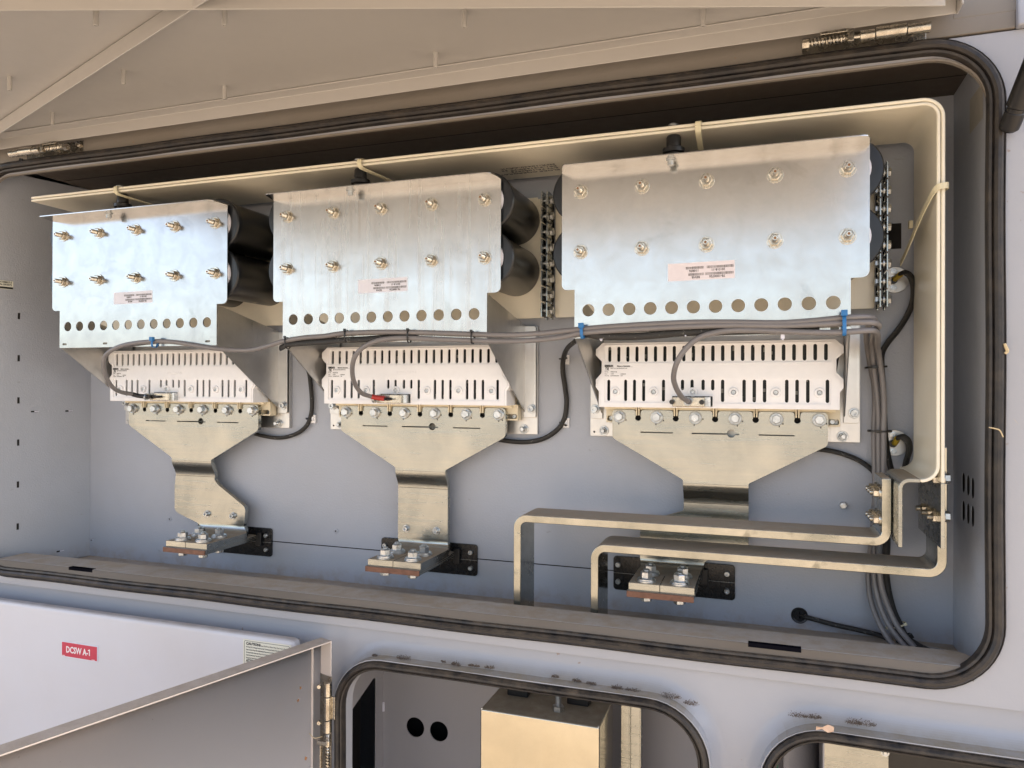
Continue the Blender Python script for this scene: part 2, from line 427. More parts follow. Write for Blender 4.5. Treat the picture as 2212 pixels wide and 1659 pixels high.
# compartment lining
mb = MB(); mb.box(XL, XR, YW, YW+.002, ZB, ZT)
back = mb.build('back_panel', M_INNER, cab)
m = MB()
zs = -.3388
m.box(-1.05, -.22, YW-.0006, YW+.0004, zs-.0009, zs+.0009); m.build('seam', M_DARK, back)
XLF = -1.596
mb = MB(); mb.hexa([(XLF-.002, 1.136, ZB), (XLF, 1.136, ZB), (XL, YW+.002, ZB), (XL-.002, YW+.002, ZB), (XLF-.002, 1.136, ZT), (XLF, 1.136, ZT), (XL, YW+.002, ZT), (XL-.002, YW+.002, ZT)])
wx = lambda y: XL+(XLF-XL)*(YW-y)/(YW-1.136)+.0004
lw = mb.build('side_wall', M_INNER, cab)
for z in (.154, .0597, -.0347, -.129, -.2228, -.3167):
    m = MB(); m.add([(wx(1.191), 1.191, z-.007), (wx(1.1955), 1.1955, z-.007), (wx(1.1955), 1.1955, z+.007), (wx(1.191), 1.191, z+.007)], [(0, 1, 2, 3)]); m.build('slot', M_DARK, lw)
for y, z in ((1.226, -.0605), (1.297, -.061), (1.280, -.388)):
    m = MB(); m.add([(wx(y-.008), y-.008, z-.0018), (wx(y+.006), y+.006, z-.0018), (wx(y+.006), y+.006, z+.0018), (wx(y-.008), y-.008, z+.0018)], [(0, 1, 2, 3)]); m.build('slot', M_DARK, lw)
m = MB()
for y, z in ((1.226, -.0605), (1.297, -.061), (1.280, -.388)): m.box(wx(y)-.001, wx(y)+.0015, y-.001, y+.008, z-.0012, z+.0014)
m.build('tie_bridge', M_WHITE, lw)
# sticker on the left wall
m = MB(); m.add([(wx(1.137), 1.137, .230), (wx(1.182), 1.182, .230), (wx(1.182), 1.182, .211), (wx(1.137), 1.137, .211)], [(0, 1, 2, 3)])
st = m.build('sticker', M_LABY, lw)
m = MB(); m.add([(wx(1.137)+.0004, 1.137, .2165), (wx(1.1815)+.0004, 1.1815, .2165), (wx(1.1815)+.0004, 1.1815, .212), (wx(1.137)+.0004, 1.137, .212)], [(0, 1, 2, 3)])
m.build('dark_band', M_BLACK, st)
m = MB()
m.text('W/O 101108827-2', .0052, (wx(1.140)+.0009, 1.140, .2250), (-XLF+XL, YW-1.136, 0), (0, 0, 1), bold=.0001)
m.text('SER/N 76-1003373', .0052, (wx(1.140)+.0009, 1.140, .2195), (-XLF+XL, YW-1.136, 0), (0, 0, 1), bold=.0001)
m.build('print', M_INK, st)
mb = MB()
vents = []
for yv in (1048, 1109):
    for j in range(3):
        q = Px(2081+10*j, yv+6*j-6, XR); vents.append(slot(q[1], q[2]-.0155, q[2]+.0155, .0175))
mb.sheet([(1.136, ZB), (YW+.002, ZB), (YW+.002, ZT), (1.136, ZT)], vents, XR, XR+.0008, 'yz')
rw = mb.build('side_wall', M_INNER, cab)
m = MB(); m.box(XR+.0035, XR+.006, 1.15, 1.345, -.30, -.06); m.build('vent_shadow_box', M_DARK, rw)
m = MB()
m.add([(XR-.0004, 1.175, .375), (XR-.0004, 1.245, .375), (XR-.0004, 1.245, .425), (XR-.0004, 1.175, .425)], [(0, 1, 2, 3)])
m.build('sticker', plain('faded_label', (.38, .36, .31), .5), rw)
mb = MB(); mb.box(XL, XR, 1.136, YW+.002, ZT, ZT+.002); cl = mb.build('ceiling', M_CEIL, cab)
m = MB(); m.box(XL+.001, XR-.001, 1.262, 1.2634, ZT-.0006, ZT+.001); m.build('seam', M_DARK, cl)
# lining of the opening: lip turned down at the top and out at the sides
mb = MB(); mb.sheet(offs(dense(op_main), .001), [offs(dense(op_main), -.0022)], 1.1285, 1.1360)
mb.build('opening_rim', M_GRIME, cab, bev=.0006)
# floor, sill shelf
fl_holes = [[(.247+.030*cos(a)*1.0, 1.300+.022*sin(a)) for a in [2*pi*i/24 for i in range(24)]],
            ]
mb = MB(); mb.sheet([(XL, 1.18), (XR, 1.18), (XR, YW), (XL, YW)], fl_holes, ZB-.002, ZB, 'xy')
fl = mb.build('floor_pan', M_FLOOR, cab)
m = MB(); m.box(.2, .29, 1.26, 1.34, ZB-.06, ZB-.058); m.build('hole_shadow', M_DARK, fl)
def clipc(pl): return pl
mb = MB()
sh = fillet([(XL-.01, 1.128), (.2705, 1.128), (.2705, 1.172), (.258, 1.1895), (XL-.01, 1.1895)], [0, 0, .004, .01, 0])
slots_ = [[(a, 1.129), (b, 1.129), (b, 1.1345), (a, 1.1345)] for a, b in ((-1.346, -1.283), (-.024, .048))]
mb.sheet(sh, slots_, -.3735, -.3720, 'xy')
mb.box(XL-.01, .262, 1.188, 1.1895, -.4105, -.3735)
sill = mb.build('sill', M_FLOOR, cab, bev=.0012, seg=3)
M_SLOT = plain('slot_blue_black', (.006, .006, .009), .9); M_SLOT.node_tree.nodes['Principled BSDF'].inputs['Specular IOR Level'].default_value = 0
for a, b in ((-1.346, -1.283), (-.024, .048)):
    m = MB(); m.box(a, b, 1.1250, 1.1345, -.3775, -.3716); m.build('slot', M_SLOT, sill)
m = MB()
for a, b in ((-.585, -.49), (-.135, -.03), (-.97, -.93)): m.box(a, b, 1.1965, 1.198, ZB+.0005, ZB+.0012)
m.build('light_slot', M_PAINT, fl)
m = MB(); m.box(-1.14, -1.03, 1.2, 1.203, ZB+.0005, ZB+.0010); m.build('slot', M_DARK, fl)
# seals: a bulb gasket round each opening
def gasket(loop, y, sc=1., name='door_seal'):
    m = MB(); prof = []
    base = [(-.004, y+.014), (-.0045, y+.004)]
    for i in range(9):
        a = pi+ -pi*i/8
        prof.append((.0065+.0085*cos(a), y-.0045*sin(a)*1.6))
    prof = [(-.002, y+.012)]+prof+[(.0150, y+.0105)]
    # two ribs give the seal its grooves
    pr = [(-.002, y+.012), (-.0025, y+.002), (-.0008, y-.0015), (.0022, y-.0024), (.0040, y+.0006), (.0052, y-.0040), (.0085, y-.0068), (.0125, y-.0064), (.0158, y-.0030), (.0168, y+.0006), (.0182, y-.0006), (.0200, y+.0030), (.0200, y+.0105)]
    pr = [(a*sc, b_) for a, b_ in pr]
    sweep_closed(m, loop, pr, True)
    return m.build(name, M_RUBBER, cab)
wob = lambda lp, a, f: [(x+a*sin(z*f+x*3), z+a*sin(x*f)) for x, z in lp]
gasket(wob(dense(rrect(OPX0, OPX1, OPZ0+.0, OPZ1+.011, .075, 12), .02), .0006, 17), 1.1235)
gasket(wob(dense(c1, .02), .0004, 23), 1.103, .78)
gasket(wob(dense(c2, .02), .0004, 19), 1.103, .78)
# dusty inner edge of the main opening, below the sill
mb = MB(); mb.box(XL-.01, .262, 1.1255, 1.1275, OPZ0-.002, -.3722); mb.build('sill_edge', M_GRIME2, cab, bev=.0005)
# countersunk screws in the back wall
def cs(x, z, r=.0052):
    m = MB(); m.lathe((x, YW+.0005, z), (0, -1, 0), [(r, 0), (r, .0016), (r*.7, .0022), (r*.45, .0022), (r*.35, .0008)], 16)
    m.m = 1; m.cyl((x, YW-.0015, z), (0, -1, 0), r*.28, .0006, 6); return m
m0 = None
for (x, y) in ((367, 1121), (193, 1166), (726, 1147)):
    p = P(x, y, YW); q = cs(max(p[0], XL+.006), p[2]).build('rivet_nut', [M_INNER, M_BLACK], cab)
m = MB(); p = P(1821, 1091, YW); m.hex((p[0], YW, p[2]), (0, -1, 0), .0062, .007); m.cyl((p[0], YW-.007, p[2]), (0, -1, 0), .0032, .004); m.build('wall_bolt', M_ZINC, cab)

# ---------------------------------------------------------------- lid swung up over the camera
zf = .513
lid = MB(); lid.box(-1.66, .2345, -.25, 1.128, zf, zf+.003)
lid_o = lid.build('top_door', M_LID, cab)
m = MB()   # hinge-side channel: flange against the skin, leg hanging down, slightly rounded right end
def leg(a, b, zlo, zhi, inner, t=.0025):
    """angle profile welded to the skin from a to b; leg vertical, flange runs towards 'inner' (unit 2-D)"""
    a = Vector(a); b = Vector(b); n_ = Vector(inner)
    v = []
    for p in (a, b):
        q = p+n_*t; w = p+n_*.026
        v.append([(p.x, p.y, zlo), (q.x, q.y, zlo), (q.x, q.y, zhi-t), (w.x, w.y, zhi-t), (w.x, w.y, zhi), (p.x, p.y, zhi)])
    fs = [(i, (i+1) % 6, 6+(i+1) % 6, 6+i) for i in range(6)]+[tuple(range(5, -1, -1)), tuple(range(6, 12))]
    m = MB(); m.add(v[0]+v[1], fs); return m
leg((-1.66, 1.0945), (.2335, 1.0945), .4885, zf-.0005, (0, -1)).build('hinge_side_flange', M_LID, lid_o, bev=.0012)
m = MB(); m.box(.2335, .2365, 1.0680, 1.0965, .4890, zf-.0005); m.build('end_flange', M_LID, lid_o, bev=.001)
# cross bracing of the lid
import itertools
A0, A1 = Vector((-1.4032, 1.0191)), Vector((-.7116, .7652)); dA = (A1-A0).normalized(); nA = Vector((dA.y, -dA.x))
a0 = A0-dA*.16; a1 = A0+dA*1.55
leg(a0, a1, .4875, zf-.001, -nA if nA.y > 0 else -nA).build('brace', M_LID, lid_o, bev=.001)
B0, B1 = Vector((.214, 1.0648)), Vector((-.9446, .6851)); dB = (B1-B0).normalized(); nB = Vector((-dB.y, dB.x))
nB = nB if nB.y < 0 else -nB
leg(B0, B0+dB*1.95, .4865, zf-.0012, nB).build('brace', M_LID, lid_o, bev=.001)
# welded studs on the lid
def peg(x, y):
    m = MB(); m.lathe((x, y, zf), (0, 0, -1), [(.0038, 0), (.0036, .0225), (.0030, .0232), (.0019, .0232), (.0019, .019)], 14)
    return m.build('standoff', M_LID, lid_o)
for (x, yb) in ((21, 196), (113, 270), (267, 182), (485, 215), (941, 147), (207, 56), (485, 56), (1003, 59), (1519, 57)):
    p = Pz(x, yb, zf-.0232); peg(p[0], p[1])
# ---------------------------------------------------------------- hinges of the lid
def hinge(x0, flip, lab):
    """spring-loaded cabinet hinge, 0.16 m long, lying along x"""
    g_ = MB(); s = -1 if flip else 1
    X = lambda u: x0+s*u
    z, y = .4755, 1.092
    h = MB(); x_a, x_b = sorted((X(.0), X(.158))); h.box(x_a, x_b, 1.1285, 1.1315, .472, .4995)
    root = h.build('hinge', M_STEEL, cab, bev=.0008, label=lab)
    k = MB(); k.cyl((X(.072), y, z), (s, 0, 0), .0072, .018); k.build('knuckle', M_STEEL, root, bev=.0006)
    k = MB(); k.cyl((X(.091), y, z+.001), (s, 0, 0), .0080, .037); k.build('knuckle', M_STEEL, root, bev=.0006)
    k = MB(); k.cyl((X(.129), y, z), (s, 0, 0), .0070, .027); k.build('knuckle', M_STEEL, root, bev=.0006)
    k = MB(); k.hex((X(-.001), y, z-.001), (s, 0, 0), .0068, .009); k.cyl((X(.004), y, z), (s, 0, 0), .0028, .08); k.build('pin', M_STEEL, root)
    k = MB(); pts = []
    for i in range(14*11+1):
        a = 2*pi*i/14; pts.append((X(.009+.0046*i/14), y+.0045*cos(a), z+.0045*sin(a)))
    k.tube(pts, .0016, 6); k.build('spring', M_STEEL, root)
    k = MB(); k.box(*sorted((X(.056), X(.064))), y-.009, y+.0, z-.008, z+.009); k.box(*sorted((X(.022), X(.058))), y-.008, y-.002, z+.006, z+.0105)
    k.build('release_lever', M_STEEL, root, bev=.0008)
    for u in (.008, .079, .143):
        k = MB(); k.lathe((X(u), 1.130, z+.0145), (0, -1, 0), [(.0060, 0), (.0060, .0015), (.0046, .0018), (.0046, .006), (.0028, .0075), (.0024, .014)], 12)
        k.build('screw', M_STEEL, root)
    k = MB(); k.cyl((X(.134), y+.006, z-.010), (0, -.3, -1), .0035, .004); k.build('grub_screw', M_BLACK, root)
hinge(.047, False, 'right spring hinge of the lid')
hinge(-1.3165, True, 'left spring hinge of the lid, rust stained')
for (x, y, r) in ((1988, 60, .004), (1990, 55, .003), (150, 322, .004), (153, 310, .003), (1880, 66, .0025)):
    pass
# ---------------------------------------------------------------- lower left door with its signs
mb = MB(); mb.sheet(fillet([(-1.9, -1.35), (-.7745, -1.35), (-.7745, -.4435), (-1.9, -.4435)], [0, 0, .012, 0]), [], 1.085, 1.108)
ld = mb.build('lower_left_door', M_DOORW, cab, bev=.008, seg=4)
a = P(134, 1377, 1.085); b_ = P(212, 1419, 1.085)
m = MB(); x0, x1, z1, z0 = a[0], b_[0], -.5055, -.5355
m.box(x0, x1, 1.0838, 1.085, z0, z1); sg = m.build('red_sign', [M_WHITE], ld)
m = MB(); m.box(x0+.0015, x1-.0015, 1.0836, 1.0839, z0+.0013, z1-.0013); m.build('face', M_RED, sg)
m = MB()
m.text('DCSW A-', .0172, (x0+.0125, 1.0834, z0+.0095), sx=.79, bold=.00045)
xq = x0+.0725; zq = z0+.0096; m.box(xq, xq+.0021, 1.0833, 1.0835, zq, zq+.0122); m.hexa([(xq-.0030, 1.0833, zq+.0086), (xq, 1.0833, zq+.0098), (xq, 1.0835, zq+.0098), (xq-.0030, 1.0835, zq+.0086), (xq-.0030, 1.0833, zq+.0102), (xq, 1.0833, zq+.0122), (xq, 1.0835, zq+.0122), (xq-.0030, 1.0835, zq+.0102)])
m.text('DANGER', .0016, (x0+.003, 1.0834, z0+.002), bold=.0001); m.text('76-1001984', .0016, (x1-.0145, 1.0834, z0+.002), bold=.0001)
m.build('lettering', plain('sign_white', (.85, .80, .82), .5), sg)
a = P(526, 1379, 1.085); x0 = a[0]; x1 = x0+.1005; z1 = a[2]-.0005; z0 = z1-.13
m = MB(); m.box(x0, x1, 1.0842, 1.085, z0, z1); cs_ = m.build('caution_sticker', M_LABY, ld)
m = MB(); m.sheet(rrect(x0+.0022, x1-.0022, z0+.0022, z1-.0022, .003), [rrect(x0+.0028, x1-.0028, z0+.0028, z1-.0028, .0026)], 1.0839, 1.0842); m.build('border', M_INK, cs_)
m = MB()
m.text('CAUTION!', .0064, (x0+.0065, 1.0839, z1-.0092), bold=.00022)
m.text('Power Fed From More Than One Source. Both', .0031, (x0+.036, 1.0839, z1-.0090), sx=.95)
for i, t in enumerate(('AC And DC Voltage Sources Are Terminated Inside This Equipment.', 'Each Circuit Must Be Individually Disconnected Before Servicing.', 'Ground Fault Interrupt Fuse Is Located Inside This Equipment. If A', 'Fault Is Indicated The Normally Grounded Conductors May Be', 'Energized And Ungrounded.')):
    m.text(t, .0031, (x0+.0065, 1.0839, z1-.0140-.0048*i), sx=.92)
m.text('ATTENTION!', .0064, (x0+.0065, 1.0839, z1-.0395), bold=.00022)
for i, t in enumerate(('Sources des CC et CA. Les deux sources de tension', 'se terminent dans cet equipement. Chaque circuit')):
    m.text(t, .0031, (x0+.0065, 1.0839, z1-.0445-.0048*i), sx=.92)
m.build('lettering', M_INK, cs_)

# ---------------------------------------------------------------- small door swung open on its left edge
HP = Vector((-.7378, 1.1124)); FP = Vector((-.8874, .649)); dd = (FP-HP).normalized(); nn = Vector((-dd.y, dd.x)); nn = nn if nn.x > 0 else -nn
ztop = -.4417; Ld = .70; dep = .0285
def sdp(u, v, z): q = HP+dd*u+nn*v; return (q.x, q.y, z)
mb = MB()
def slab(m, u0, u1, v0, v1, z0, z1): m.hexa([sdp(u0, v0, z0), sdp(u1, v0, z0), sdp(u1, v1, z0), sdp(u0, v1, z0), sdp(u0, v0, z1), sdp(u1, v0, z1), sdp(u1, v1, z1), sdp(u0, v1, z1)])
slab(mb, 0, Ld, 0, .002, -1.25, ztop); slab(mb, 0, Ld, .002, dep, ztop-.002, ztop); slab(mb, 0, .002, .002, dep, -1.25, ztop-.002)
sdo = mb.build('small_door', M_DOORS, cab, bev=.0016, seg=3)
m = MB(); slab(m, .021, .0225, .002, .006, -1.25, ztop-.002); m.build('hinge_reinforcement', M_DOORS, sdo)
m = MB()
for (u, z, r) in ((.045, -.515, .005), (.05, -.5345, .004), (.034, -.640, .006)):
    c = Vector(sdp(u, .0027, z)); vs = [c]
    for i in range(12):
        a = 2*pi*i/12; rr = r*random.uniform(.35, 1.)
        vs.append(Vector(sdp(u+rr*.7*cos(a), .0027, z+rr*sin(a))))
    m.add(vs, [(0, 1+i, 1+(i+1) % 12) for i in range(12)])
m.build('rust_spot', M_RUST, sdo)
# hinge of the small door, vertical
hx, hy = P(708, 1500, 1.092)[:2]
h = MB(); slab(h, .001, .003, -.001, dep+.003, -.80, -.503)
hr = h.build('hinge', M_STEEL, cab, bev=.0006, label='upright spring hinge of the small door, rust stained')
k = MB(); k.cyl((hx, hy, -.533), (0, 0, 1), .0062, .024); k.build('knuckle', M_STEEL, hr, bev=.0008)
k = MB(); k.cyl((hx, hy, -.5730), (0, 0, 1), .0058, .039); k.box(hx, hx+.012, hy+.003, hy+.006, -.573, -.534); k.build('knuckle', M_STEEL, hr, bev=.0006)
k = MB(); k.cyl((hx, hy, -.5950), (0, 0, 1), .0062, .021); k.build('knuckle', M_STEEL, hr, bev=.0008)
k = MB(); k.cyl((hx, hy, -.80), (0, 0, 1), .0022, .21); k.build('pin', M_STEEL, hr)
k = MB(); pts = []
for i in range(14*24+1):
    a = 2*pi*i/14; pts.append((hx+.0036*cos(a), hy+.0036*sin(a), -.612-.0056*i/14))
k.tube(pts, .0014, 6); k.build('spring', M_STEEL, hr)
k = MB(); pts = []
for i in range(14*5+1):
    a = 2*pi*i/14; pts.append((hx+.0048*cos(a), hy+.0048*sin(a), -.5955-.0024*i/14))
k.tube(pts, .0010, 6); k.build('spring', M_STEEL, hr)
k = MB(); k.box(hx-.018, hx+.003, hy-.006, hy-.002, -.616, -.609); k.cyl((hx, hy, -.618), (0, 0, 1), .0055, .010); k.box(hx-.013, hx-.010, hy-.006, hy, -.68, -.616)
k.build('release_lever', M_STEEL, hr, bev=.0008)
for z in (-.516, -.578, -.70):
    k = MB(); k.lathe((hx-.014, hy-.004, z), (.3, -1, 0), [(.0042, 0), (.0042, .002), (.0030, .004), (.0012, .004), (.0012, .002)], 14); k.build('screw', M_STEEL, hr)

# ---------------------------------------------------------------- lower compartments, inside
mb = MB(); mb.sheet([(-.801, -1.25), (-.03, -1.25), (-.03, -.46), (-.801, -.46)], [circ(-.722, -.744, .0215), circ(-.6655, -.7442, .0215), circ(-.30+.115, -.86, .05)], 1.45, 1.452)
lc = mb.build('lower_back_panel', M_INNER2, cab)
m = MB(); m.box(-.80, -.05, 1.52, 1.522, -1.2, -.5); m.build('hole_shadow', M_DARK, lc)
mb = MB(); win = fillet([(1.20, -1.2), (1.403, -1.2), (1.403, -.632), (1.20, -.60)], .012)
mb.sheet([(1.136, -1.25), (1.45, -1.25), (1.45, -.46), (1.136, -.46)], [fillet([(1.22, -1.2), (1.418, -1.2), (1.418, -.628), (1.22, -.70)], [.01, .01, .016, .01])], -.803, -.801, 'yz')
lsw = mb.build('lower_side_wall', M_INNER2, cab)
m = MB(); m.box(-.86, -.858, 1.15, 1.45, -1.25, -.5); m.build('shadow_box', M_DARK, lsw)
m = MB(); m.box(-.8035, -.8005, 1.262, 1.285, -1.2, -.66); m.build('steel_strip', M_TIN, lsw)
m = MB(); m.cyl((-.80, 1.449, -.70), (0, 0, -1), .003, .02, 8); m.build('sealant', M_WHITE, lsw)
mb = MB(); mb.box(-.801, -.033, 1.147, 1.45, -.462, -.460); mb.build('lower_ceiling', M_INNER2, cab)
mb = MB(); mb.box(-.032, -.030, 1.147, 1.45, -1.25, -.46); mb.build('partition', M_INNER2, cab)
mb = MB(); mb.sheet([(-.03, -1.25), (.70, -1.25), (.70, -.46), (-.03, -.46)], [], 1.45, 1.452); mb.build('lower_back_panel', M_INNER2, cab)
mb = MB(); mb.box(-.029, .70, 1.147, 1.45, -.462, -.460); mb.build('lower_ceiling', M_INNER2, cab)
mb = MB(); mb.box(.030, .091, 1.385, 1.388, -1.2, -.47); mb.box(.088, .091, 1.30, 1.385, -1.2, -.47); mb.build('inner_screen', M_INNER2, cab, bev=.001)
# ================================================================== CAPACITOR BANKS (three alike, .5567 m apart)
PITCH_U = .5567
YP = 1.15
def capacitor_bank():
    R_ = thing('capacitor_bank', 'right capacitor bank, its clean plate beige at the top and silvery below', 'capacitor bank', (-.0874, YP, .0777), 'capacitor banks along the compartment')
    # front plate
    out = [(-.3130, .3467), (-.3130, .1560), (-.2917, .1560), (-.2917, .0777), (.1141, .0777), (.1141, .1570), (.1384, .1570), (.1384, .3467)]
    out = fillet(out, [.002, .020, .0, .001, .001, .0, .024, .002], 8)
    holes = [circ(-.2688+.03271*i, .1224, .0098) for i in range(12)]
    holes += [hslot(x-.006, x+.006, .0855, .004) for x in (-.2775, -.166, .093)]
    m = MB(); m.sheet(out, holes, YP, YP+.0025)
    pl = m.build('front_plate', M_ALU, R_, bev=.0004)
    m = MB()
    for x in (-.2775, -.166, .093): m.box(x-.007, x+.005, YP+.003, YP+.004, .0835, .0875)
    m.build('tie_bridge', M_PALE, pl)
    fo = fillet([(-.3015, 1.1095), (.1325, 1.1095), (.1384, 1.1300), (.1384, YP+.030), (-.3130, YP+.030), (-.3130, 1.147)], [.004, .012, .010, 0, 0, 0], 6)
    m = MB(); m.sheet(fo, [], .3455, .3478, 'xy'); m.build('top_flange', M_ALU, R_, bev=.0004)
    # side gussets, splayed a little, with feet on the wall plate
    for sgn, xf, xr in ((-1, -.2915, -.2860), (1, .1138, .1235)):
        m = MB(); t = .0022*(-sgn)
        pts = [(1.1525, .1560), (1.330, .1165), (1.330, -.0490), (1.1525, .0775)]
        A = []
        for off in (0, t):
            A.append([(xf+off+(xr-xf)*(y-1.1525)/.1775, y, z) for y, z in pts])
        m.hexa(A[0]+A[1]); m.build('gusset', M_ALU2, R_, bev=.0004)
        m = MB(); x0, x1 = (xr-.0200, xr+.0022) if sgn < 0 else (xr-.0022, xr+.0215)
        m.sheet(fillet([(x0, -.0585), (x1, -.0585), (x1, .1150), (x0, .1150)], [.004, 0, 0, .004] if sgn < 0 else [0, .004, .006, 0]), [], 1.3285, 1.3310)
        m.build('foot', M_ALU2, R_, bev=.0005)
    # ten cans on studs
    pc = ps = None
    for j, z in enumerate((.3132, .2166)):
        for i in range(5):
            x = -.2817+.0978*i
            if pc is None:
                X0, Z0 = x, z
                m = MB()
                m.lathe((x, 1.158, z), (0, 1, 0), [(.030, 0), (.0462, .0), (.0480, .0015), (.0485, .004), (.0480, .0095), (.0462, .0115), (.0460, .0125), (.0458, .158), (.044, .160), (.02, .160)], 56)
                pc = m.build('capacitor', M_CAP, R_)
                m = MB(); m.lathe((x, 1.1576, z), (0, 1, 0), [(.0300, -.0002), (.0440, -.0002), (.0470, .0000), (.0490, .0020), (.0490, .0105), (.0474, .0120)], 56, closed=False); rim = m.build('rim', M_CAPR, pc)
                m = MB(); m.lathe((x, 1.1526, z), (0, 1, 0), [(.0, 0), (.0315, 0), (.0315, .0054), (.0, .0056)], 32, closed=False); pad = m.build('insulating_disc', M_WHITE, pc)
                m = MB()
                m.washer((x, YP, z), (0, -1, 0), .0045, .0118, .0015)
                m.hex((x, YP-.0014, z), (0, -1, 0), .0094, .0066, .2)
                m.stud((x, YP-.0078, z), (0, -1, 0), .0046, .0135)
                m.m = 1; m.cyl((x, YP-.0211, z), (0, -1, 0), .0019, .0004)
                ps = m.build('stud_nut', [M_STUD, M_RUST], R_)
            else:
                c = shared(pc, 'capacitor', R_, (x-X0, 0, z-Z0))
                shared(rim, 'rim', c, (0, 0, 0)); shared(pad, 'insulating_disc', c, (0, 0, 0))
                s_ = shared(ps, 'stud_nut', R_, (x-X0, 0, z-Z0))
    # black stand-off under the white sheets
    m = MB()
    bx, by = -.1372, 1.165
    m.lathe((bx, by, .3478), (0, 0, 1), [(.0115, 0), (.0115, .0160), (.0170, .0170), (.0170, .0240), (.0130, .0252), (.0112, .0262), (.0112, .0410), (.0100, .0430), (.0100, .0440)], 28)
    so_ = m.build('standoff_insulator', M_BLACK, R_, bev=.0005)
    by = 1.131; m = MB(); m.washer((bx, by, .3455), (0, 0, -1), .003, .0075, .0018); m.cyl((bx, by, .3438), (0, 0, -1), .0052, .0075); m.build('socket_screw', M_ZINC, R_, bev=.0004)
    # terminal strip behind the right end: two toothed tinned strips clamped by bolts
    for x in (.1685, .1785):
        m = MB()
        for i in range(8):
            z = .3565-.0290*i; m.box(x, x+.0022, 1.282, 1.325, z-.0262, z)
        m.box(x, x+.0020, 1.312, 1.325, .125, .3565)
        m.build('clamp_strip', M_TIN, R_, bev=.0003)
    for i in range(8):
        z = .3430-.0289*i; m = MB()
        m.hex((.1685, 1.300, z), (-1, 0, 0), .0068, .0050); m.cyl((.1700, 1.300, z), (1, 0, 0), .0036, .009, 12); m.washer((.1775, 1.300, z), (-1, 0, 0), .0036, .0090, .0030); m.hex((.1810, 1.300, z), (1, 0, 0), .0075, .0062)
        m.build('clamp_bolt', M_ZINC, R_)
    return R_
bank = capacitor_bank()
def wall_panel():
    """the pale laminated panel the cans stand against"""
    m = MB(); m.sheet(fillet([(-.372, .1290), (.1660, .1290), (.1660, .3490), (.150, .3490), (.150, .356), (-.372, .356)], [.004, .004, .006, 0, 0, .006]), [], 1.3200, 1.3225)
    m.m = 1; m.sheet(fillet([(-.372, .1310), (.1660, .1310), (.1660, .354), (-.372, .354)], .003), [], 1.3245, 1.3270)
    o = m.build('terminal_panel', [M_LAM, M_LAM], None, at=(-.1, 1.32, .129), bev=.0006); return o
pan = tag(wall_panel(), 'pale laminated panel behind the cans of the right capacitor bank', 'panel', 'panels behind the capacitor banks')

# labels on the three front plates, upside down
def plate_label(x0, x1, z0, z1, k, tilt, nums):
    m = MB(); cx, cz = (x0+x1)/2, (z0+z1)/2; t = tilt
    R = Vector((cos(t), 0, sin(t))); U = Vector((-sin(t), 0, cos(t)))
    def q(a, b, d=0): v = Vector((cx, YP-d, cz))+R*a+U*b; return tuple(v)
    w, h = (x1-x0)/2, (z1-z0)/2
    m.hexa([q(-w, -h, .0), q(w, -h, .0), q(w, -h, .0003), q(-w, -h, .0003), q(-w, h, .0), q(w, h, .0), q(w, h, .0003), q(-w, h, .0003)])
    o = m.build('sticker', M_WHITE if k else plain('label_pink', (.74, .69, .73), .5, nv=.03), None, at=(cx, YP, cz))
    m = MB(); rnd = random.Random(5)
    for (a0, a1, b) in ((-.45, .08, .55), (.18, .96, .55), (-.38, .09, -.12-.08), (.13, .97, -.12-.08)):
        a = a0*w
        while a < a1*w:
            wd = rnd.choice((.00022, .0003, .0005)); 
            p0 = [q(a, b*h-h*.01, .00045), q(a+wd, b*h-h*.01, .00045), q(a+wd, b*h-h*.30, .00045), q(a, b*h-h*.30, .00045)]
            m.add(p0, [(0, 1, 2, 3)]); a += wd+rnd.choice((.00025, .0004, .0006))
    for (t_, a, b) in ((nums[0], -.06, .08), (nums[1], .72, .08), (nums[2], -.03, -.66), (nums[3], .72, -.66)):
        m.text(t_, h*.36, q(a*w, b*h+h*.10, .00045), tuple(-R), tuple(-U), bold=.00008)
    m.build('print', M_INK, o); return o
p0, p1 = P(1443, 590, YP), P(1587, 612, YP)
lab = plate_label(p0[0], p1[0], .1640-.0005, .1905, 0, .012, ('110876', '2013-8-11', 'REV:B', '78-1000726'))
tag(lab, 'pinkish barcode sticker upside down on the right plate', 'sticker', 'barcode stickers on the plates')

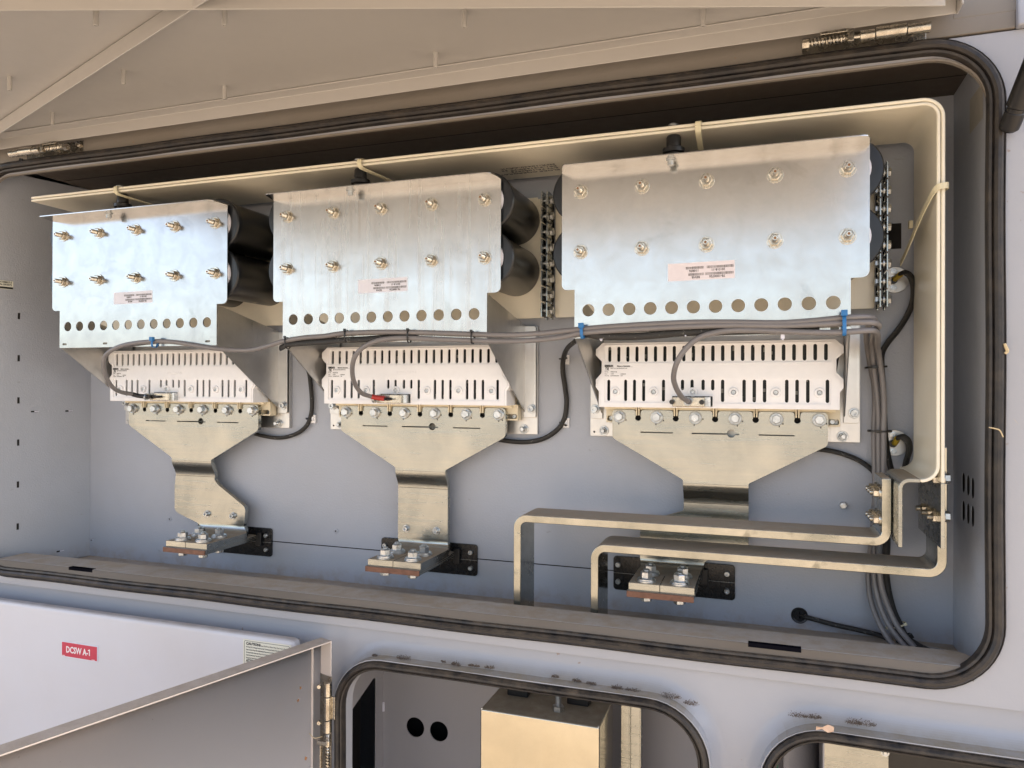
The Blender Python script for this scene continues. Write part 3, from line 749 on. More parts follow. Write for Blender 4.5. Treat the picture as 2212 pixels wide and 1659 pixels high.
# ================================================================== POWER MODULES
def power_module():
    R_ = thing('power_module', 'right slotted ivory power module, fully in view', 'power module', (-.083, 1.335, -.035), 'power modules under the capacitor banks')
    cx = (-.2784+.1119)/2; hw = .1985
    half = [(.186, .0765), (.1985, .0658), (.1985, .0550), (.1885, .0455), (.1885, .0238), (.1985, .0130), (.1985, -.0002), (.1930, -.0075), (.1930, -.0350)]
    outl = [(cx-x, z) for x, z in half]+[(cx+x, z) for x, z in reversed(half)]      # ccw seen from the front
    sl = [slot(-.2572+.01576*i, .0434, .0698, .0056) for i in range(23)]
    low = [-.2589, -.2294, -.2141, -.1983, -.1648, -.0681, -.0342, -.0183, -.0024, .0314, .0469, .0629, .0918]
    sl += [slot(x, -.0243, .0127, .0054) for x in low]+[slot(x, -.0050, .0127, .0054) for x in (-.1332, -.1175, -.0995, -.0839)]
    cut = [(-.1500, -.0360), (-.0835, -.0360), (-.0835, -.0140), (-.1500, -.0140)]
    scr = [(-.2470+.06544*i, -.0080) for i in range(6)]
    inner = [(x, z) for x, z in outl]
    # cover with slots (cut-out for the plug at its lower edge)
    ins = [(cx+(x-cx)*.981, z-.0035 if z > 0 else z+.0012) for x, z in outl]
    out0 = outl; outl_ = ins
    cov = outl_[:8]+[(outl_[8][0], -.0338), (-.1500, -.0338), (-.1500, -.0150), (-.0840, -.0150), (-.0840, -.0338)]+outl_[9:]
    m = MB(); m.sheet(cov, sl+[circ(x, z, .0034, 16) for x, z in scr], 1.2633, 1.2665)
    m.sheet(offs2(cov, 0), [rrect(-.2655, .0972, .0412, .0716, .0025, 4), [(-.2655, .0145), (-.2655, -.0265), (-.152, -.0265), (-.152, -.0132), (-.082, -.0132), (-.082, -.0265), (.0965, -.0265), (.0965, .0145)]], 1.2610, 1.2634)
    cv = m.build('cover', M_CREAM, R_, bev=.0003)
    m = MB(); m.sheet(outl, [[(cx+(x-cx)*.965, z-(.0055 if z > 0 else -.003)) for x, z in outl]], 1.2625, 1.3120)
    m.build('housing', M_CREAM, R_, bev=.0030)
    m = MB(); m.box(cx-.185, cx+.185, 1.2760, 1.2775, -.030, .0725); m.build('circuit_board', M_PCB, R_)
    m = MB(); rnd = random.Random(3)
    for i in range(60):
        x = cx+rnd.uniform(-.18, .18); z = rnd.uniform(-.028, .07); m.box(x, x+rnd.uniform(.002, .006), 1.2735, 1.2762, z, z+rnd.uniform(.002, .008))
    m.build('components', M_PALE, R_)
    for x, z in scr:
        m = MB(); m.lathe((x, 1.2632, z), (0, -1, 0), [(.0040, 0), (.0080, 0), (.0078, .0022), (.0066, .0028), (.0044, .0028), (.0040, .0018)], 24, closed=False); bo = m.build('screw_boss', M_CREAM, R_)
        m = MB(); m.lathe((x, 1.2640, z), (0, -1, 0), [(.0036, 0), (.0036, .0016), (.0030, .0022), (.0016, .0022), (.0012, .0010)], 16); m.build('screw', M_ZINC, bo)
    # print
    m = MB(); y = 1.2608; lx = -.2655
    m.text('SEMIKRON', .0046, (lx, y, .0350), sx=.66, bold=.0003)
    m.box(lx, lx+.0162, y-.0001, y, .0343, .0347)
    m.text('Made in Germany', .0030, (-.2440, y, .0352), sx=1.05, bold=.0001)
    m.box(-.2440, -.2440+.0272, y-.0001, y, .0345, .0348)
    m.text('SKiiP 3614 GB12E4-6DUW1146', .0026, (-.2553, y, .0312), sx=.84)
    m.text('RU', .0050, (lx+.0018, y, .0300), sx=.8, bold=.0005)
    m.text('mod comp', .0018, (lx, y, .0284))
    m.text('SK.No:', .0024, (lx, y, .0254)); m.text('20603146', .0030, (-.2553, y, .0252), sx=.95)
    m.text('Date', .0024, (lx, y, .0218)); m.text('12230', .0024, (-.2553, y, .0218)); m.text('L00000040', .0022, (-.2382, y, .0216))
    m.text('Ord.No', .0024, (lx, y, .0186)); m.text('253E0400A2003', .0022, (-.2553, y, .0186)); m.text('/ 003', .0022, (-.2382, y, .0186))
    m.build('print', M_INK, cv)
    m = MB(); m.text('SEMIKRON', .0085, (-.1140, 1.2609, .0235), sx=1.0, thick=.00025); m.box(-.1145, -.0735, 1.2607, 1.261, .0222, .0226); m.build('embossed_name', M_CREAM, cv)
    # lower base with terminal ribs and feet
    m = MB(); m.box(cx-.1780, cx+.1780, 1.3100, 1.3330, -.0450, -.0335)
    m.box(cx-.190, cx+.190, 1.3000, 1.3330, -.040, .072)
    for i in range(5):
        x = -.2133+.0655*i; m.box(x-.0032, x-.0010, 1.292, 1.312, -.0500, -.0340); m.box(x+.0010, x+.0032, 1.292, 1.312, -.0500, -.0340)
    m.build('terminal_base', M_CREAMB, R_, bev=.0005)
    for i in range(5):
        x = -.2133+.0655*i; m = MB(); m.box(x-.0070, x+.0070, 1.3090, 1.3330, -.0630, -.0452); m.build('notch_shade_block', M_DARK, R_)  # black blocks standing in for the deep shade behind the notches
    for sgn in (-1, 1):
        e = cx+sgn*.1780
        xa, xb = (e-.012, e+.006) if sgn < 0 else (e-.006, e+.020)
        m = MB(); m.sheet(rrect(xa, xb, -.0640, -.0340, .0015, 3), [rrect(xa+.002, xb-.002, -.0610, -.052, .003, 4)], 1.312, 1.333)
        m.build('mounting_foot', M_CREAMB, R_, bev=.0005)
        m = MB(); xs = (xa+xb)/2+sgn*.002; m.lathe((xs, 1.3335, -.0565), (0, -1, 0), [(.0045, 0), (.0045, .010), (.0036, .0106), (.0016, .0106), (.0014, .0090)], 16); m.build('foot_screw', M_ZINC, R_)
    # aluminium mounting plate with its nuts
    m = MB(); m.sheet(rrect(-.3075, .1467, -.0904, .1145, .0015, 3), [circ(-.3000, -.0830, .0018, 12), ], 1.3345, 1.3445)
    m.build('mounting_plate', M_ALU2, R_, bev=.0006)
    for x, z in ((-.2819, -.0803), (.1201, -.0808)):
        m = MB(); m.washer((x, 1.3343, z), (0, -1, 0), .004, .0090, .0016); m.hex((x, 1.3328, z), (0, -1, 0), .0068, .0055, .5); m.stud((x, 1.3275, z), (0, -1, 0), .0040, .0070); m.build('plate_nut', M_ZINC, R_)
    for x, z in ((-.2975, -.0412), (.1369, -.0418)):
        m = MB(); m.washer((x, 1.3283, z), (0, -1, 0), .004, .0088, .0016); m.lathe((x, 1.3268, z), (0, -1, 0), [(.0062, 0), (.0062, .0066), (.0056, .0074), (.0032, .0074), (.0030, .0040)], 18); m.build('socket_screw', M_ZINC, R_)
    return R_
def offs2(l, d): return l
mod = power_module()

# plugs on the modules: thing of their own cable
def plug(side):
    """metal D-sub hood; side: cable leaves at the left end, or straight to the front"""
    m = MB(); m.box(-.1475, -.0870, 1.2480, 1.2700, -.0325, -.0155)
    return m
# ================================================================== OUTPUT BUSBARS
YA = 1.298; TA = .0100
def tabbed_top(xl, xr):
    """outline of the six-tabbed upper edge, left to right"""
    pts = [(xl, -.0445)]
    tl = xl
    pts = [(xl, -.0405, .008)]
    for nx in (-.2133, -.1481, -.0821, -.0165, .0488):
        pts += [(nx-.0048, -.0405, .005), (nx-.0042, -.0525, 0)]
        for i in range(9):
            a = radians(160)+radians(220)*i/8; pts.append((nx+.0052*cos(a), -.0545+.0052*sin(a), 0))
        pts += [(nx+.0042, -.0525, 0), (nx+.0048, -.0405, .005)]
    pts += [(xr, -.0405, .008)]
    return pts
def bent_strip(m, left, right, path, t):
    """plate following a depth path: path = [(y, z)], left/right = x at each; t = thickness (towards +y / normal)"""
    k = len(path); vs = []; fs = []
    for i in range(k):
        a = Vector(path[max(i-1, 0)]); b = Vector(path[min(i+1, k-1)]); d = (b-a).normalized(); nr = Vector((-d.y, d.x))  # points behind for a descending path
        y, z = path[i]; y2, z2 = y+nr.x*t, z+nr.y*t
        vs += [(left[i], y, z), (right[i], y, z), (right[i], y2, z2), (left[i], y2, z2)]
    for i in range(k-1):
        a = 4*i; b = a+4
        fs += [(a, a+1, b+1, b), (a+1, a+2, b+2, b+1), (a+2, a+3, b+3, b+2), (a+3, a, b, b+3)]
    fs += [(0, 3, 2, 1), (4*k-4, 4*k-3, 4*k-2, 4*k-1)]
    m.add(vs, fs)
def hexbolt_up(x, y, z, s=1.):
    """hex nut and bolt end on a thick washer, standing on a horizontal face"""
    m = MB(); m.washer((x, y, z), (0, 0, 1), .006, .0155*s, .0032, 28); m.washer((x, y, z+.0032), (0, 0, 1), .006, .0140*s, .0024, 28)
    m.hex((x, y, z+.0055), (0, 0, 1), .0096*s, .0110, random.uniform(0, 1)); m.stud((x, y, z+.0160), (0, 0, 1), .0052, .0040); return m
def hexbolt_dn(x, y, z, s=1.):
    m = MB(); m.washer((x, y, z), (0, 0, -1), .006, .0130*s, .0026, 28); m.hex((x, y, z-.0026), (0, 0, -1), .0094*s, .0080, random.uniform(0, 1)); return m
BB = {}
def output_busbar(k, label):
    dx = -PITCH_U*(2-k)
    R_ = thing('output_busbar', label, 'busbar', (-.08+dx, YA, -.16), 'output busbars under the modules')
    xl, xr = -.2592, .0952
    body = tabbed_top(xl, xr)+[(xr, -.0945, .006), (-.0277, -.1620, .006), (-.0277, -.1660, 0), (-.1355, -.1660, 0), (-.1355, -.1600, .006), (xl, -.0905, .006)]
    pl = fillet([(p[0]+dx, p[1]) for p in body], [p[2] for p in body], 5)
    # notches and two keyhole slits
    sl = [hslot(-.2093+dx, -.1527+dx, -.0795, .0022), hslot(-.0119+dx, .0446+dx, -.0795, .0022)]
    ks = []
    xa, xb = -.1212+dx, -.0430+dx
    c_ = (-.0557+dx, -.0782); r = .0070
    ks = [(xa, -.0806), (c_[0]-.0068, -.0806)]+[(c_[0]+r*cos(a), c_[1]+r*sin(a)) for a in [pi+.36+(pi-.72)*i/8 for i in range(9)]]+[(xb, -.0806), (xb, -.0784), (c_[0]+.0070, -.0784)]+[(c_[0]+r*cos(a), c_[1]+r*sin(a)) for a in [.05+(pi-.1)*i/10 for i in range(11)]]+[(xa, -.0784)]
    m = MB(); m.sheet(pl, sl+[ks], YA, YA+TA)
    # neck: bent back 13 mm, then down
    pth = [(YA, -.1655)]
    for i in range(0, 17):
        t = i/16; pth.append((YA+.0125*(t*t*(3-2*t)), -.1662-.0340*t))
    pth.append((YA+.0125, -.2010))
    yb = pth[-1][0]; zb = pth[-1][1]
    L = [-.1355+dx]*len(pth); Rr = [-.0277+dx]*len(pth)
    bent_strip(m, L, Rr, pth, TA)
    YB = yb
    # lower plate
    lo_l, lo_r = {0: ((-1.2520, -1.1420), (-1.1600, -1.0640)), 1: ((-.6922, -.5845), (-.6922, -.5845)), 2: ((-.1355, -.0277), (-.2085, -.0400))}[k]
    if k == 0:
        poly = [(-1.2520+.0033, zb+.001), (-1.2520, -.2230), (-1.2520, -.2780), (-1.2430, -.2850), (-1.1900, -.3030), (-1.0640, -.3030), (-1.0600, -.2690), (-1.0640, -.2600), (-1.1330, -.2170), (-1.1430, -.2060), (-1.1413, zb+.001)]
        poly = fillet(poly, [0, .004, .006, .006, 0, 0, .004, .008, .006, .008, 0]); tx = (-1.1545, -1.0540)
        tx = (-1.1500, -1.0480)
    elif k == 1:
        poly = [(-.6922, zb+.001), (-.6922, -.3030), (-.5845, -.3030), (-.5845, zb+.001)]; tx = (-.6850, -.5790)
    else:
        poly = [(-.1355, zb+.001), (-.1355, -.2160), (-.2110, -.2420), (-.2110, -.3030), (-.1000, -.3030), (-.0950, -.2980), (-.0560, -.2980), (-.0277, -.2800), (-.0277, zb+.001)]
        poly = fillet(poly, [0, .006, .006, 0, .002, .003, .008, .008, 0]); tx = (-.2085, -.1055)
    m.sheet(poly, [], YB, YB+TA)
    # lower bend forwards into a horizontal tab (slit down the middle)
    zt_ = -.3150; yf = 1.1815
    pb = [(YB, -.3025)]
    rr = .011
    for i in range(1, 9): a = .5*pi*i/8; pb.append((YB-rr*(1-cos(a)), -.3040-rr*sin(a)))
    tl = poly[0][0]
    w0, w1 = (tx[0], tx[1])
    bx0, bx1 = {0: (-1.1900, -1.0640), 1: (-.6922, -.5845), 2: (-.2110, -.1000)}[k]
    kk = len(pb)
    bent_strip(m, [bx0+(w0-bx0)*i/(kk-1) for i in range(kk)], [bx1+(w1-bx1)*i/(kk-1) for i in range(kk)], pb, TA*1.15)
    mid = (w0+w1)/2-.002; ye = YB-rr+.0008
    m.sheet([(w0, yf), (mid-.0006, yf), (mid-.0006, yf+.062), (mid+.0006, yf+.062), (mid+.0006, yf), (w1, yf), (w1, ye), (w0, ye)], [], zt_-TA*1.15, zt_, 'xy')
    m.build('bar', M_TIN, R_, bev=.0009)
    # bolts on the six tabs
    for i in range(6):
        x = -.2461+.0656*i+dx; n_ = MB(); z = -.0526
        n_.washer((x, YA, z), (0, -1, 0), .005, .0112, .0012, 26); n_.m = 1; n_.washer((x, YA-.0012, z), (0, -1, 0), .005, .0108, .0018, 26); n_.washer((x, YA-.0030, z), (0, -1, 0), .005, .0096, .0016, 26)
        n_.hex((x, YA-.0046, z), (0, -1, 0), .0080, .0070, random.uniform(0, 1.05)); n_.m = 2
        for a in (random.uniform(-1, .2), random.uniform(-1.9, -1.2)): n_.box(x+.0128*cos(a)-.0009, x+.0128*cos(a)+.0009, YA-.0004, YA, z+.0128*sin(a)-.0014, z+.0128*sin(a)+.0014)
        n_.build('terminal_bolt', [M_STUD, M_ZINC, M_INK], R_)
    for x in {0: (-1.1615, -1.0921), 1: (-.6738, -.6083), 2: ()}[k]:
        n_ = MB(); z = -.2820; n_.washer((x, YB, z), (0, -1, 0), .004, .0075, .0014); n_.lathe((x, YB-.0013, z), (0, -1, 0), [(.0052, 0), (.0052, .0058), (.0046, .0064), (.0026, .0064), (.0024, .0030)], 18); n_.build('socket_screw', M_ZINC, R_)
    # copper lamination underneath, running back through the wall
    m = MB(); zc = zt_-TA*1.15
    for j, (dz0, dz1) in enumerate(((0, .0030), (.0033, .0062), (.0065, .0094))):
        m.box(w0-.002, w1-.0008, yf-.0035, YW+.002, zc-dz1, zc-dz0)
    cub = m.build('flexible_link', M_TIN, R_, bev=.0003)
    m = MB(); m.box(w0-.0025, w1-.0003, yf-.0060, yf-.0030, zc-.0098, zc-.0002); m.build('copper_edge', M_CU, cub, bev=.0004)
    for ix, x in enumerate((w0+.0255, w1-.0245)):
        for y in (yf+.018, yf+.064):
            hexbolt_up(x, y, zt_).build('clamp_nut', M_ZINC, R_)
            hexbolt_dn(x, y, zc-.0094).build('clamp_bolt', M_ZINC, R_)
    return R_
output_busbar(2, 'right output busbar, its wide lower end behind the two long bars')
output_busbar(1, 'middle output busbar with a straight neck')
output_busbar(0, 'left output busbar whose lower end flares sideways to a slanted foot')

# black plates where the links pass through the wall
for (x0, x1, nm_, lb) in ((-1.2150, -1.0150, 0, 'left black insulating plate on the wall behind the left busbar foot'), (-.7464, -.5345, 1, 'middle black insulating plate on the wall behind the middle busbar foot'), (-.2649, -.0506, 2, 'right black insulating plate on the wall below the two long bars')):
    m = MB(); m.sheet(rrect(x0, x1, -.3722, -.3105, .006, 6), [], 1.3405, 1.3448)
    o = m.build('insulating_plate', M_BLK2, None, at=((x0+x1)/2, 1.343, -.34), bev=.0008)
    tag(o, lb, 'insulating plate', 'black insulating plates on the wall')
    m = MB(); m.box(x0+.0, x1, 1.3402, 1.3405, -.3415, -.3410); m.build('joint', M_PALE, o)
    xr_ = x1-.040
    for x in (x0+.009, x1-.0135):
        for z in (-.3262, -.3570):
            m = MB(); m.lathe((x, 1.3403, z), (0, -1, 0), [(.0048, 0), (.0048, .0034), (.0040, .0046), (.0022, .0046), (.0020, .0022)], 16); m.build('screw', M_ZINC, o)
    c_ = {0: -1.048, 1: -.579, 2: -.1055}[nm_]
    m = MB(); m.box(c_-.004, c_+.010, 1.333, 1.3404, -.349, -.320); m.build('grommet', M_BLACK, o, bev=.002)

# ================================================================== WHITE LAMINATED SHEETS (top shelf and right upright)
def lam(outer, label):
    # path in the xz plane: from the left end to the corner, then down
    if outer: z, x, r, zend, ztin = .4012, .2303, .026, -.2215, -.1310
    else:     z, x, r, zend, ztin = .3952, .2245, .019, -.2230, -.0950
    t = .0050
    pts = [(-1.4905, z)]
    for i in range(0, 21): pts.append((-1.49+(x-r+1.49)*(i+1)/22, z))
    for i in range(11): a = .5*pi*(1-i/10); pts.append((x-r+r*cos(a), z-r+r*sin(a)))
    if outer: down = [(x, z-r-.03*i) for i in range(1, 15)]+[(x, ztin)]; tail = [(x, ztin), (x, -.18), (x, zend)]
    else:
        rr = .022; z2 = -.1290; down = [(x, z-r-.04*i) for i in range(1, 12)]
        down += [(x, z2+rr)]+[(x-rr+rr*cos(a), z2+rr+rr*sin(a)-rr*0) for a in [-.5*pi*i/8 for i in range(1, 9)]]
        xi = .1779; r3 = .012
        tail = [(x-rr, z2), (xi+r3, z2)]+[(xi+r3-r3*sin(.5*pi*i/6), z2-r3*(1-cos(.5*pi*i/6))) for i in range(1, 7)]+[(xi, -.16), (xi, zend)]
        down = [p for p in down if p[1] >= z2-1e-6]
    pts += down
    def strip(m, pl, t, y0, y1):
        k = len(pl); vs = []; fs = []
        for i in range(k):
            a = Vector(pl[max(i-1, 0)]); b = Vector(pl[min(i+1, k-1)]); d = (b-a).normalized(); nr = Vector((d.y, -d.x))
            p = Vector(pl[i]); q0 = p-nr*t/2; q1 = p+nr*t/2
            vs += [(q0.x, y0, q0.y), (q1.x, y0, q1.y), (q1.x, y1, q1.y), (q0.x, y1, q0.y)]
        for i in range(k-1):
            a = 4*i; b = a+4; fs += [(a, a+1, b+1, b), (a+1, a+2, b+2, b+1), (a+2, a+3, b+3, b+2), (a+3, a, b, b+3)]
        fs += [(0, 3, 2, 1), (4*k-4, 4*k-3, 4*k-2, 4*k-1)]; m.add(vs, fs)
    R_ = thing('laminated_busbar', label, 'busbar', (x, 1.15, 0), 'cream laminated busbars')
    m = MB(); strip(m, pts, t, 1.150, 1.318); m.build('insulated_sheet', M_LAM, R_, bev=.0020, seg=3)
    m = MB(); strip(m, tail, .0052, 1.1505, 1.310 if outer else 1.284); m.build('bare_end', M_TIN, R_, bev=.0006)
    return R_
lo_ = lam(True, 'outer cream laminated sheet along the top and straight down the right')
li_ = lam(False, 'inner cream laminated sheet, bent inwards above the bar joint at the right')
# faint print on the underside of the shelf
m = MB(); z = .3920
def prt(t, x, y, s): m.text(t, s, (x, y, z), (-1, 0, 0), (0, 1, 0), bold=.0001, sx=1.6)
for t, y in (('MFR-10440-ARVK', 1.243), ('EE1-3-31660 12 35', 1.254), ('S/N 76-1000576', 1.265), ('ELDRE CORPORATION', 1.277)): prt(t, -.352, y, .0085)
m.sheet([(-.4247+.016*cos(a), 1.268+.011*sin(a)) for a in [2*pi*i/24 for i in range(24)]], [[(-.4247+.0147*cos(a), 1.268+.0100*sin(a)) for a in [2*pi*i/24 for i in range(24)]]], z-.0002, z, 'xy')
m.build('print', M_INKG, li_)
# screw heads standing on top of the sheets over the insulators
for k in range(3):
    x = -.1372-PITCH_U*k; m = MB(); m.lathe((x, 1.158, .4041), (0, 0, 1), [(.008, 0), (.0078, .003), (.005, .0048)], 16); m.build('screw_head', M_ZINC, lo_)

# ================================================================== HEAVY DC BARS, lower right
def bar_loop(pl, t, y0, y1, name, mat, parent, bev=.0012, radii=None):
    """bar of rectangular section bent in the xz plane along pl (centre line already rounded)"""
    m = MB(); k = len(pl); vs = []; fs = []
    for i in range(k):
        a = Vector(pl[max(i-1, 0)]); b = Vector(pl[min(i+1, k-1)]); d = (b-a).normalized(); nr = Vector((d.y, -d.x))
        p = Vector(pl[i]); q0 = p-nr*t/2; q1 = p+nr*t/2
        vs += [(q0.x, y0, q0.y), (q1.x, y0, q1.y), (q1.x, y1, q1.y), (q0.x, y1, q0.y)]
    for i in range(k-1):
        a = 4*i; b = a+4; fs += [(a, a+1, b+1, b), (a+1, a+2, b+2, b+1), (a+2, a+3, b+3, b+2), (a+3, a, b, b+3)]
    fs += [(0, 3, 2, 1), (4*k-4, 4*k-3, 4*k-2, 4*k-1)]; m.add(vs, fs)
    return m.build(name, mat, parent, bev=bev)
def arcpath(pts, r, n=10):
    out = [pts[0]]
    for i in range(1, len(pts)-1):
        p = Vector(pts[i]); a = (Vector(pts[i-1])-p).normalized(); b = (Vector(pts[i+1])-p).normalized()
        c = p+(a+b)*r
        for j in range(n+1):
            th = .5*pi*j/n; q = c-b*r*cos(th)-a*r*sin(th); out.append((q.x, q.y))
    return out+[pts[-1]]
Y0, Y1 = 1.200, 1.280; T = .0127
inn = thing('dc_busbar', 'upper heavy nickel plated bar, bent up to the bolted joint at the right', 'busbar', (-.1, Y0, -.23), 'heavy bars at the lower right')
bar_loop(arcpath([(-.4047, ZB-.02), (-.4047, -.2265), (.1675, -.2265), (.1675, -.1330)], .0165), T, Y0, Y1, 'bar', M_NICKEL, inn)
m = MB()
for j, y in enumerate((1.216, 1.234, 1.252, 1.268)):
    pass
for z in (-.156, -.196):
    for j, y in enumerate((1.217, 1.240, 1.263)):
        m = MB(); m.washer((.1612, y, z), (-1, 0, 0), .005, .0100, .0024); m.hex((.1588, y, z), (-1, 0, 0), .0078, .0078, .1); m.stud((.1512, y, z), (-1, 0, 0), .0044, .0045); m.build('joint_bolt', M_STUD, inn)
for y in (1.222, 1.246, 1.270):   # extra laminated tongues stacked behind the joint
    pass
out_ = thing('dc_busbar', 'lower heavy nickel plated bar reaching to the outer right upright', 'busbar', (0, Y0, -.27), 'heavy bars at the lower right')
bar_loop(arcpath([(-.2690, ZB-.02), (-.2690, -.2672), (.2395, -.2672), (.2395, -.0850)], .0185), T, Y0, Y1, 'bar', M_NICKEL, out_)
for z in (-.128, -.182):
    for y in (1.175, 1.215, 1.255):
        m = MB(); m.washer((.2310, y, z), (-1, 0, 0), .005, .0100, .0024); m.hex((.2286, y, z), (-1, 0, 0), .0076, .0074, .1); m.stud((.2212, y, z), (-1, 0, 0), .0044, .0065); m.build('joint_nut', M_STUD, out_)
    m = MB(); m.washer((.2363, 1.185, z), (1, 0, 0), .005, .0100, .0024); m.hex((.2387, 1.185, z), (1, 0, 0), .0078, .0075, .6); m.build('joint_bolt', M_STUD, out_)

# ================================================================== COPIES OF THE REPEATED UNITS
bank1 = dup(bank, (-PITCH_U, 0, 0), 'middle capacitor bank, its plate streaked with faint vertical marks')
bank0 = dup(bank, (-2*PITCH_U, 0, 0), 'left capacitor bank, its plate shining brightest beside the left wall')
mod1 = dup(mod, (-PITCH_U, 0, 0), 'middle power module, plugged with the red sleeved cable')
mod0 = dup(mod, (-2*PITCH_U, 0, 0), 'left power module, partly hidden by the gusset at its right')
M_ALUS = metal('streaked_galvanised_sheet', (.58, .575, .56), .25, .04, brushed=(110, 10, 4), scale=18, col2=(.50, .49, .475), spot=(12, (.40, .39, .36), .6), scr=.10)
M_ALUB = metal('bright_galvanised_sheet', (.50, .50, .50), .20, .05, brushed=(300, 50, 50), scale=22, col2=(.42, .42, .425), spot=(11, (.31, .31, .31), .6), scr=.03)
for bk, mm in ((bank1, M_ALUS), (bank0, M_ALUB)):
    for ch in bk.children:
        if ch.name.startswith('front_plate'): ch.data = ch.data.copy(); ch.data.materials[0] = mm
pan1 = dup(pan, (-PITCH_U, 0, 0), 'pale laminated panel behind the cans of the middle capacitor bank')
pan0 = dup(pan, (-2*PITCH_U, 0, 0), 'pale laminated panel behind the cans of the left capacitor bank')
for kk, nm_, px in ((1, 'middle', ((774, 608), (880, 641))), (2, 'left', ((246, 632), (329, 660)))):
    q0, q1 = P(*px[0], YP), P(*px[1], YP)
    lb_ = plate_label(q0[0], q1[0], {1: .1655, 2: .1650}[kk], {1: .1900, 2: .1890}[kk], kk, .010, ('110876', '2013-8-11', 'REV:B', '78-1000726'))
    tag(lb_, 'white barcode sticker upside down on the %s plate' % nm_, 'sticker', 'barcode stickers on the plates')

# ================================================================== CABLES
RC = .0043
def zA(rx, ry): return (rx/3, ry/3+553)
def zB(rx, ry): return (rx/3+737.33, ry/3+553)
def zC(rx, ry): return (rx/3+1474.67, ry/3+553)
def z3(rx, ry): return (1234.4+rx*.29763, 630.9+ry*.29763)
def path(pts):   # (x, y, depth) pixels of the photograph at a chosen depth -> points in the cabinet
    return [P(x, y, Y) for x, y, Y in pts]
def cable(name, pts, r, mat, label, cat, group=None, n=8, flat=1., up=None, parent=None):
    q = spline(path(pts), n); m = MB(); m.tube(q, r, 14, flat, up)
    o = m.build(name, mat, parent, at=tuple(q[0]) if parent is None else None)
    return (tag(o, label, cat, group) if parent is None else o), q
A_ = [(322, 857, 1.236), (300, 855, 1.234), (284, 851, 1.225), (262, 847, 1.205), (244, 837, 1.185), (230, 815, 1.165), (224, 786, 1.150), (228, 768, 1.146), (244, 755, 1.144), (266, 746, 1.143), (292, 741, 1.143), (322, 738, 1.143), (350, 737, 1.142), (384, 740, 1.142), (428, 747, 1.142), (467, 753, 1.143), (512, 756.5, 1.150), (548, 755, 1.152), (580, 747, 1.147), (612, 737, 1.1435)]
A_ += [(655, 729.5, 1.142), (700, 726, 1.142), (737, 720+.5, 1.142), (800, 717.5, 1.142), (884, 717.5, 1.142), (970, 720, 1.142), (1040, 722.5, 1.142), (1100, 723.5, 1.142), (1170, 720, 1.144), (1255, 711, 1.142), (1340, 704, 1.141), (1474, 697, 1.141), (1575, 696, 1.141), (1680, 697.5, 1.141), (1755, 693, 1.141), (1815, 687, 1.143), (1858, 684.5, 1.147), (1881, 686, 1.155), (1889, 692, 1.175), (1880, 700, 1.215), (1872, 715, 1.262), (1873, 745, 1.302), (1880, 790, 1.318)]
down1 = [(1888, 830, 1.322), (1890, 880, 1.324), (1888, 930, 1.324), (1889, 990, 1.324), (1890, 1060, 1.324), (1886, 1130, 1.326), (1879, 1200, 1.330), (1876, 1250, 1.330), (1882, 1300, 1.318), (1902, 1352, 1.300), (1930, 1395, 1.285), (1965, 1430, 1.27)]
B_ = [(831, 861, 1.236), (815, 859, 1.234), (800, 856, 1.228), (780, 848, 1.205), (765, 825, 1.180), (761, 797, 1.158), (767, 770, 1.146), (785, 750, 1.143), (812, 737, 1.142), (845, 731, 1.142), (884, 730, 1.142), (950, 733, 1.142), (1020, 735.5, 1.142), (1090, 737, 1.143), (1154, 735, 1.145), (1215, 728, 1.144), (1255, 719.5, 1.141), (1340, 713, 1.140), (1474, 706, 1.140), (1575, 702.5, 1.140), (1680, 703.5, 1.140), (1760, 701, 1.140), (1835, 697, 1.143), (1878, 696.5, 1.147), (1894, 699, 1.158), (1898, 706, 1.180), (1889, 716, 1.225), (1884, 740, 1.280), (1887, 790, 1.305)]
down2 = [(1894, 850, 1.312), (1898, 900, 1.314), (1898, 950, 1.314), (1899, 1010, 1.314), (1899, 1080, 1.314), (1893, 1140, 1.316), (1888, 1200, 1.318), (1889, 1250, 1.314), (1900, 1305, 1.305), (1920, 1350, 1.295), (1950, 1390, 1.285), (1985, 1425, 1.27)]
C_ = [(*z3(852, 795), 1.236), (*z3(836, 785), 1.218), (*z3(805, 765), 1.206), (*z3(775, 725), 1.190), (*z3(752, 675), 1.175), (*z3(741, 620), 1.160), (*z3(755, 540), 1.146), (*z3(790, 465), 1.142), (*z3(850, 390), 1.141), (*z3(930, 330), 1.141), (*z3(1040, 295), 1.141), (*z3(1160, 279), 1.141), (*z3(1300, 277), 1.141), (*z3(1500, 284), 1.141), (*z3(1720, 293), 1.141), (*z3(1900, 294), 1.141), (*z3(2040, 287), 1.143), (*z3(2140, 279), 1.147), (*z3(2200, 283), 1.160), (1896, 725, 1.215), (1896, 750, 1.275), (1902, 790, 1.298)]
down3 = [(1907, 830, 1.302), (1910, 880, 1.304), (1909, 930, 1.304), (1909, 1000, 1.304), (1908, 1080, 1.305), (1903, 1140, 1.306), (1899, 1200, 1.306), (1903, 1260, 1.302), (1918, 1310, 1.298), (1940, 1355, 1.29), (1975, 1398, 1.28)]
gA, qA = cable('grey_cable', A_+down1, RC, M_GREYC, 'grey cable from the left module, longest one, running over the middle plate', 'cable', 'grey cables')
gB, qB = cable('grey_cable', B_+down2, RC, M_GREYC, 'grey cable with a red sleeve at the middle module', 'cable', 'grey cables')
gC, qC = cable('grey_cable', C_+down3, RC, M_GREYC, 'shortest grey cable, looping down to the front of the right module plug', 'cable', 'grey cables')
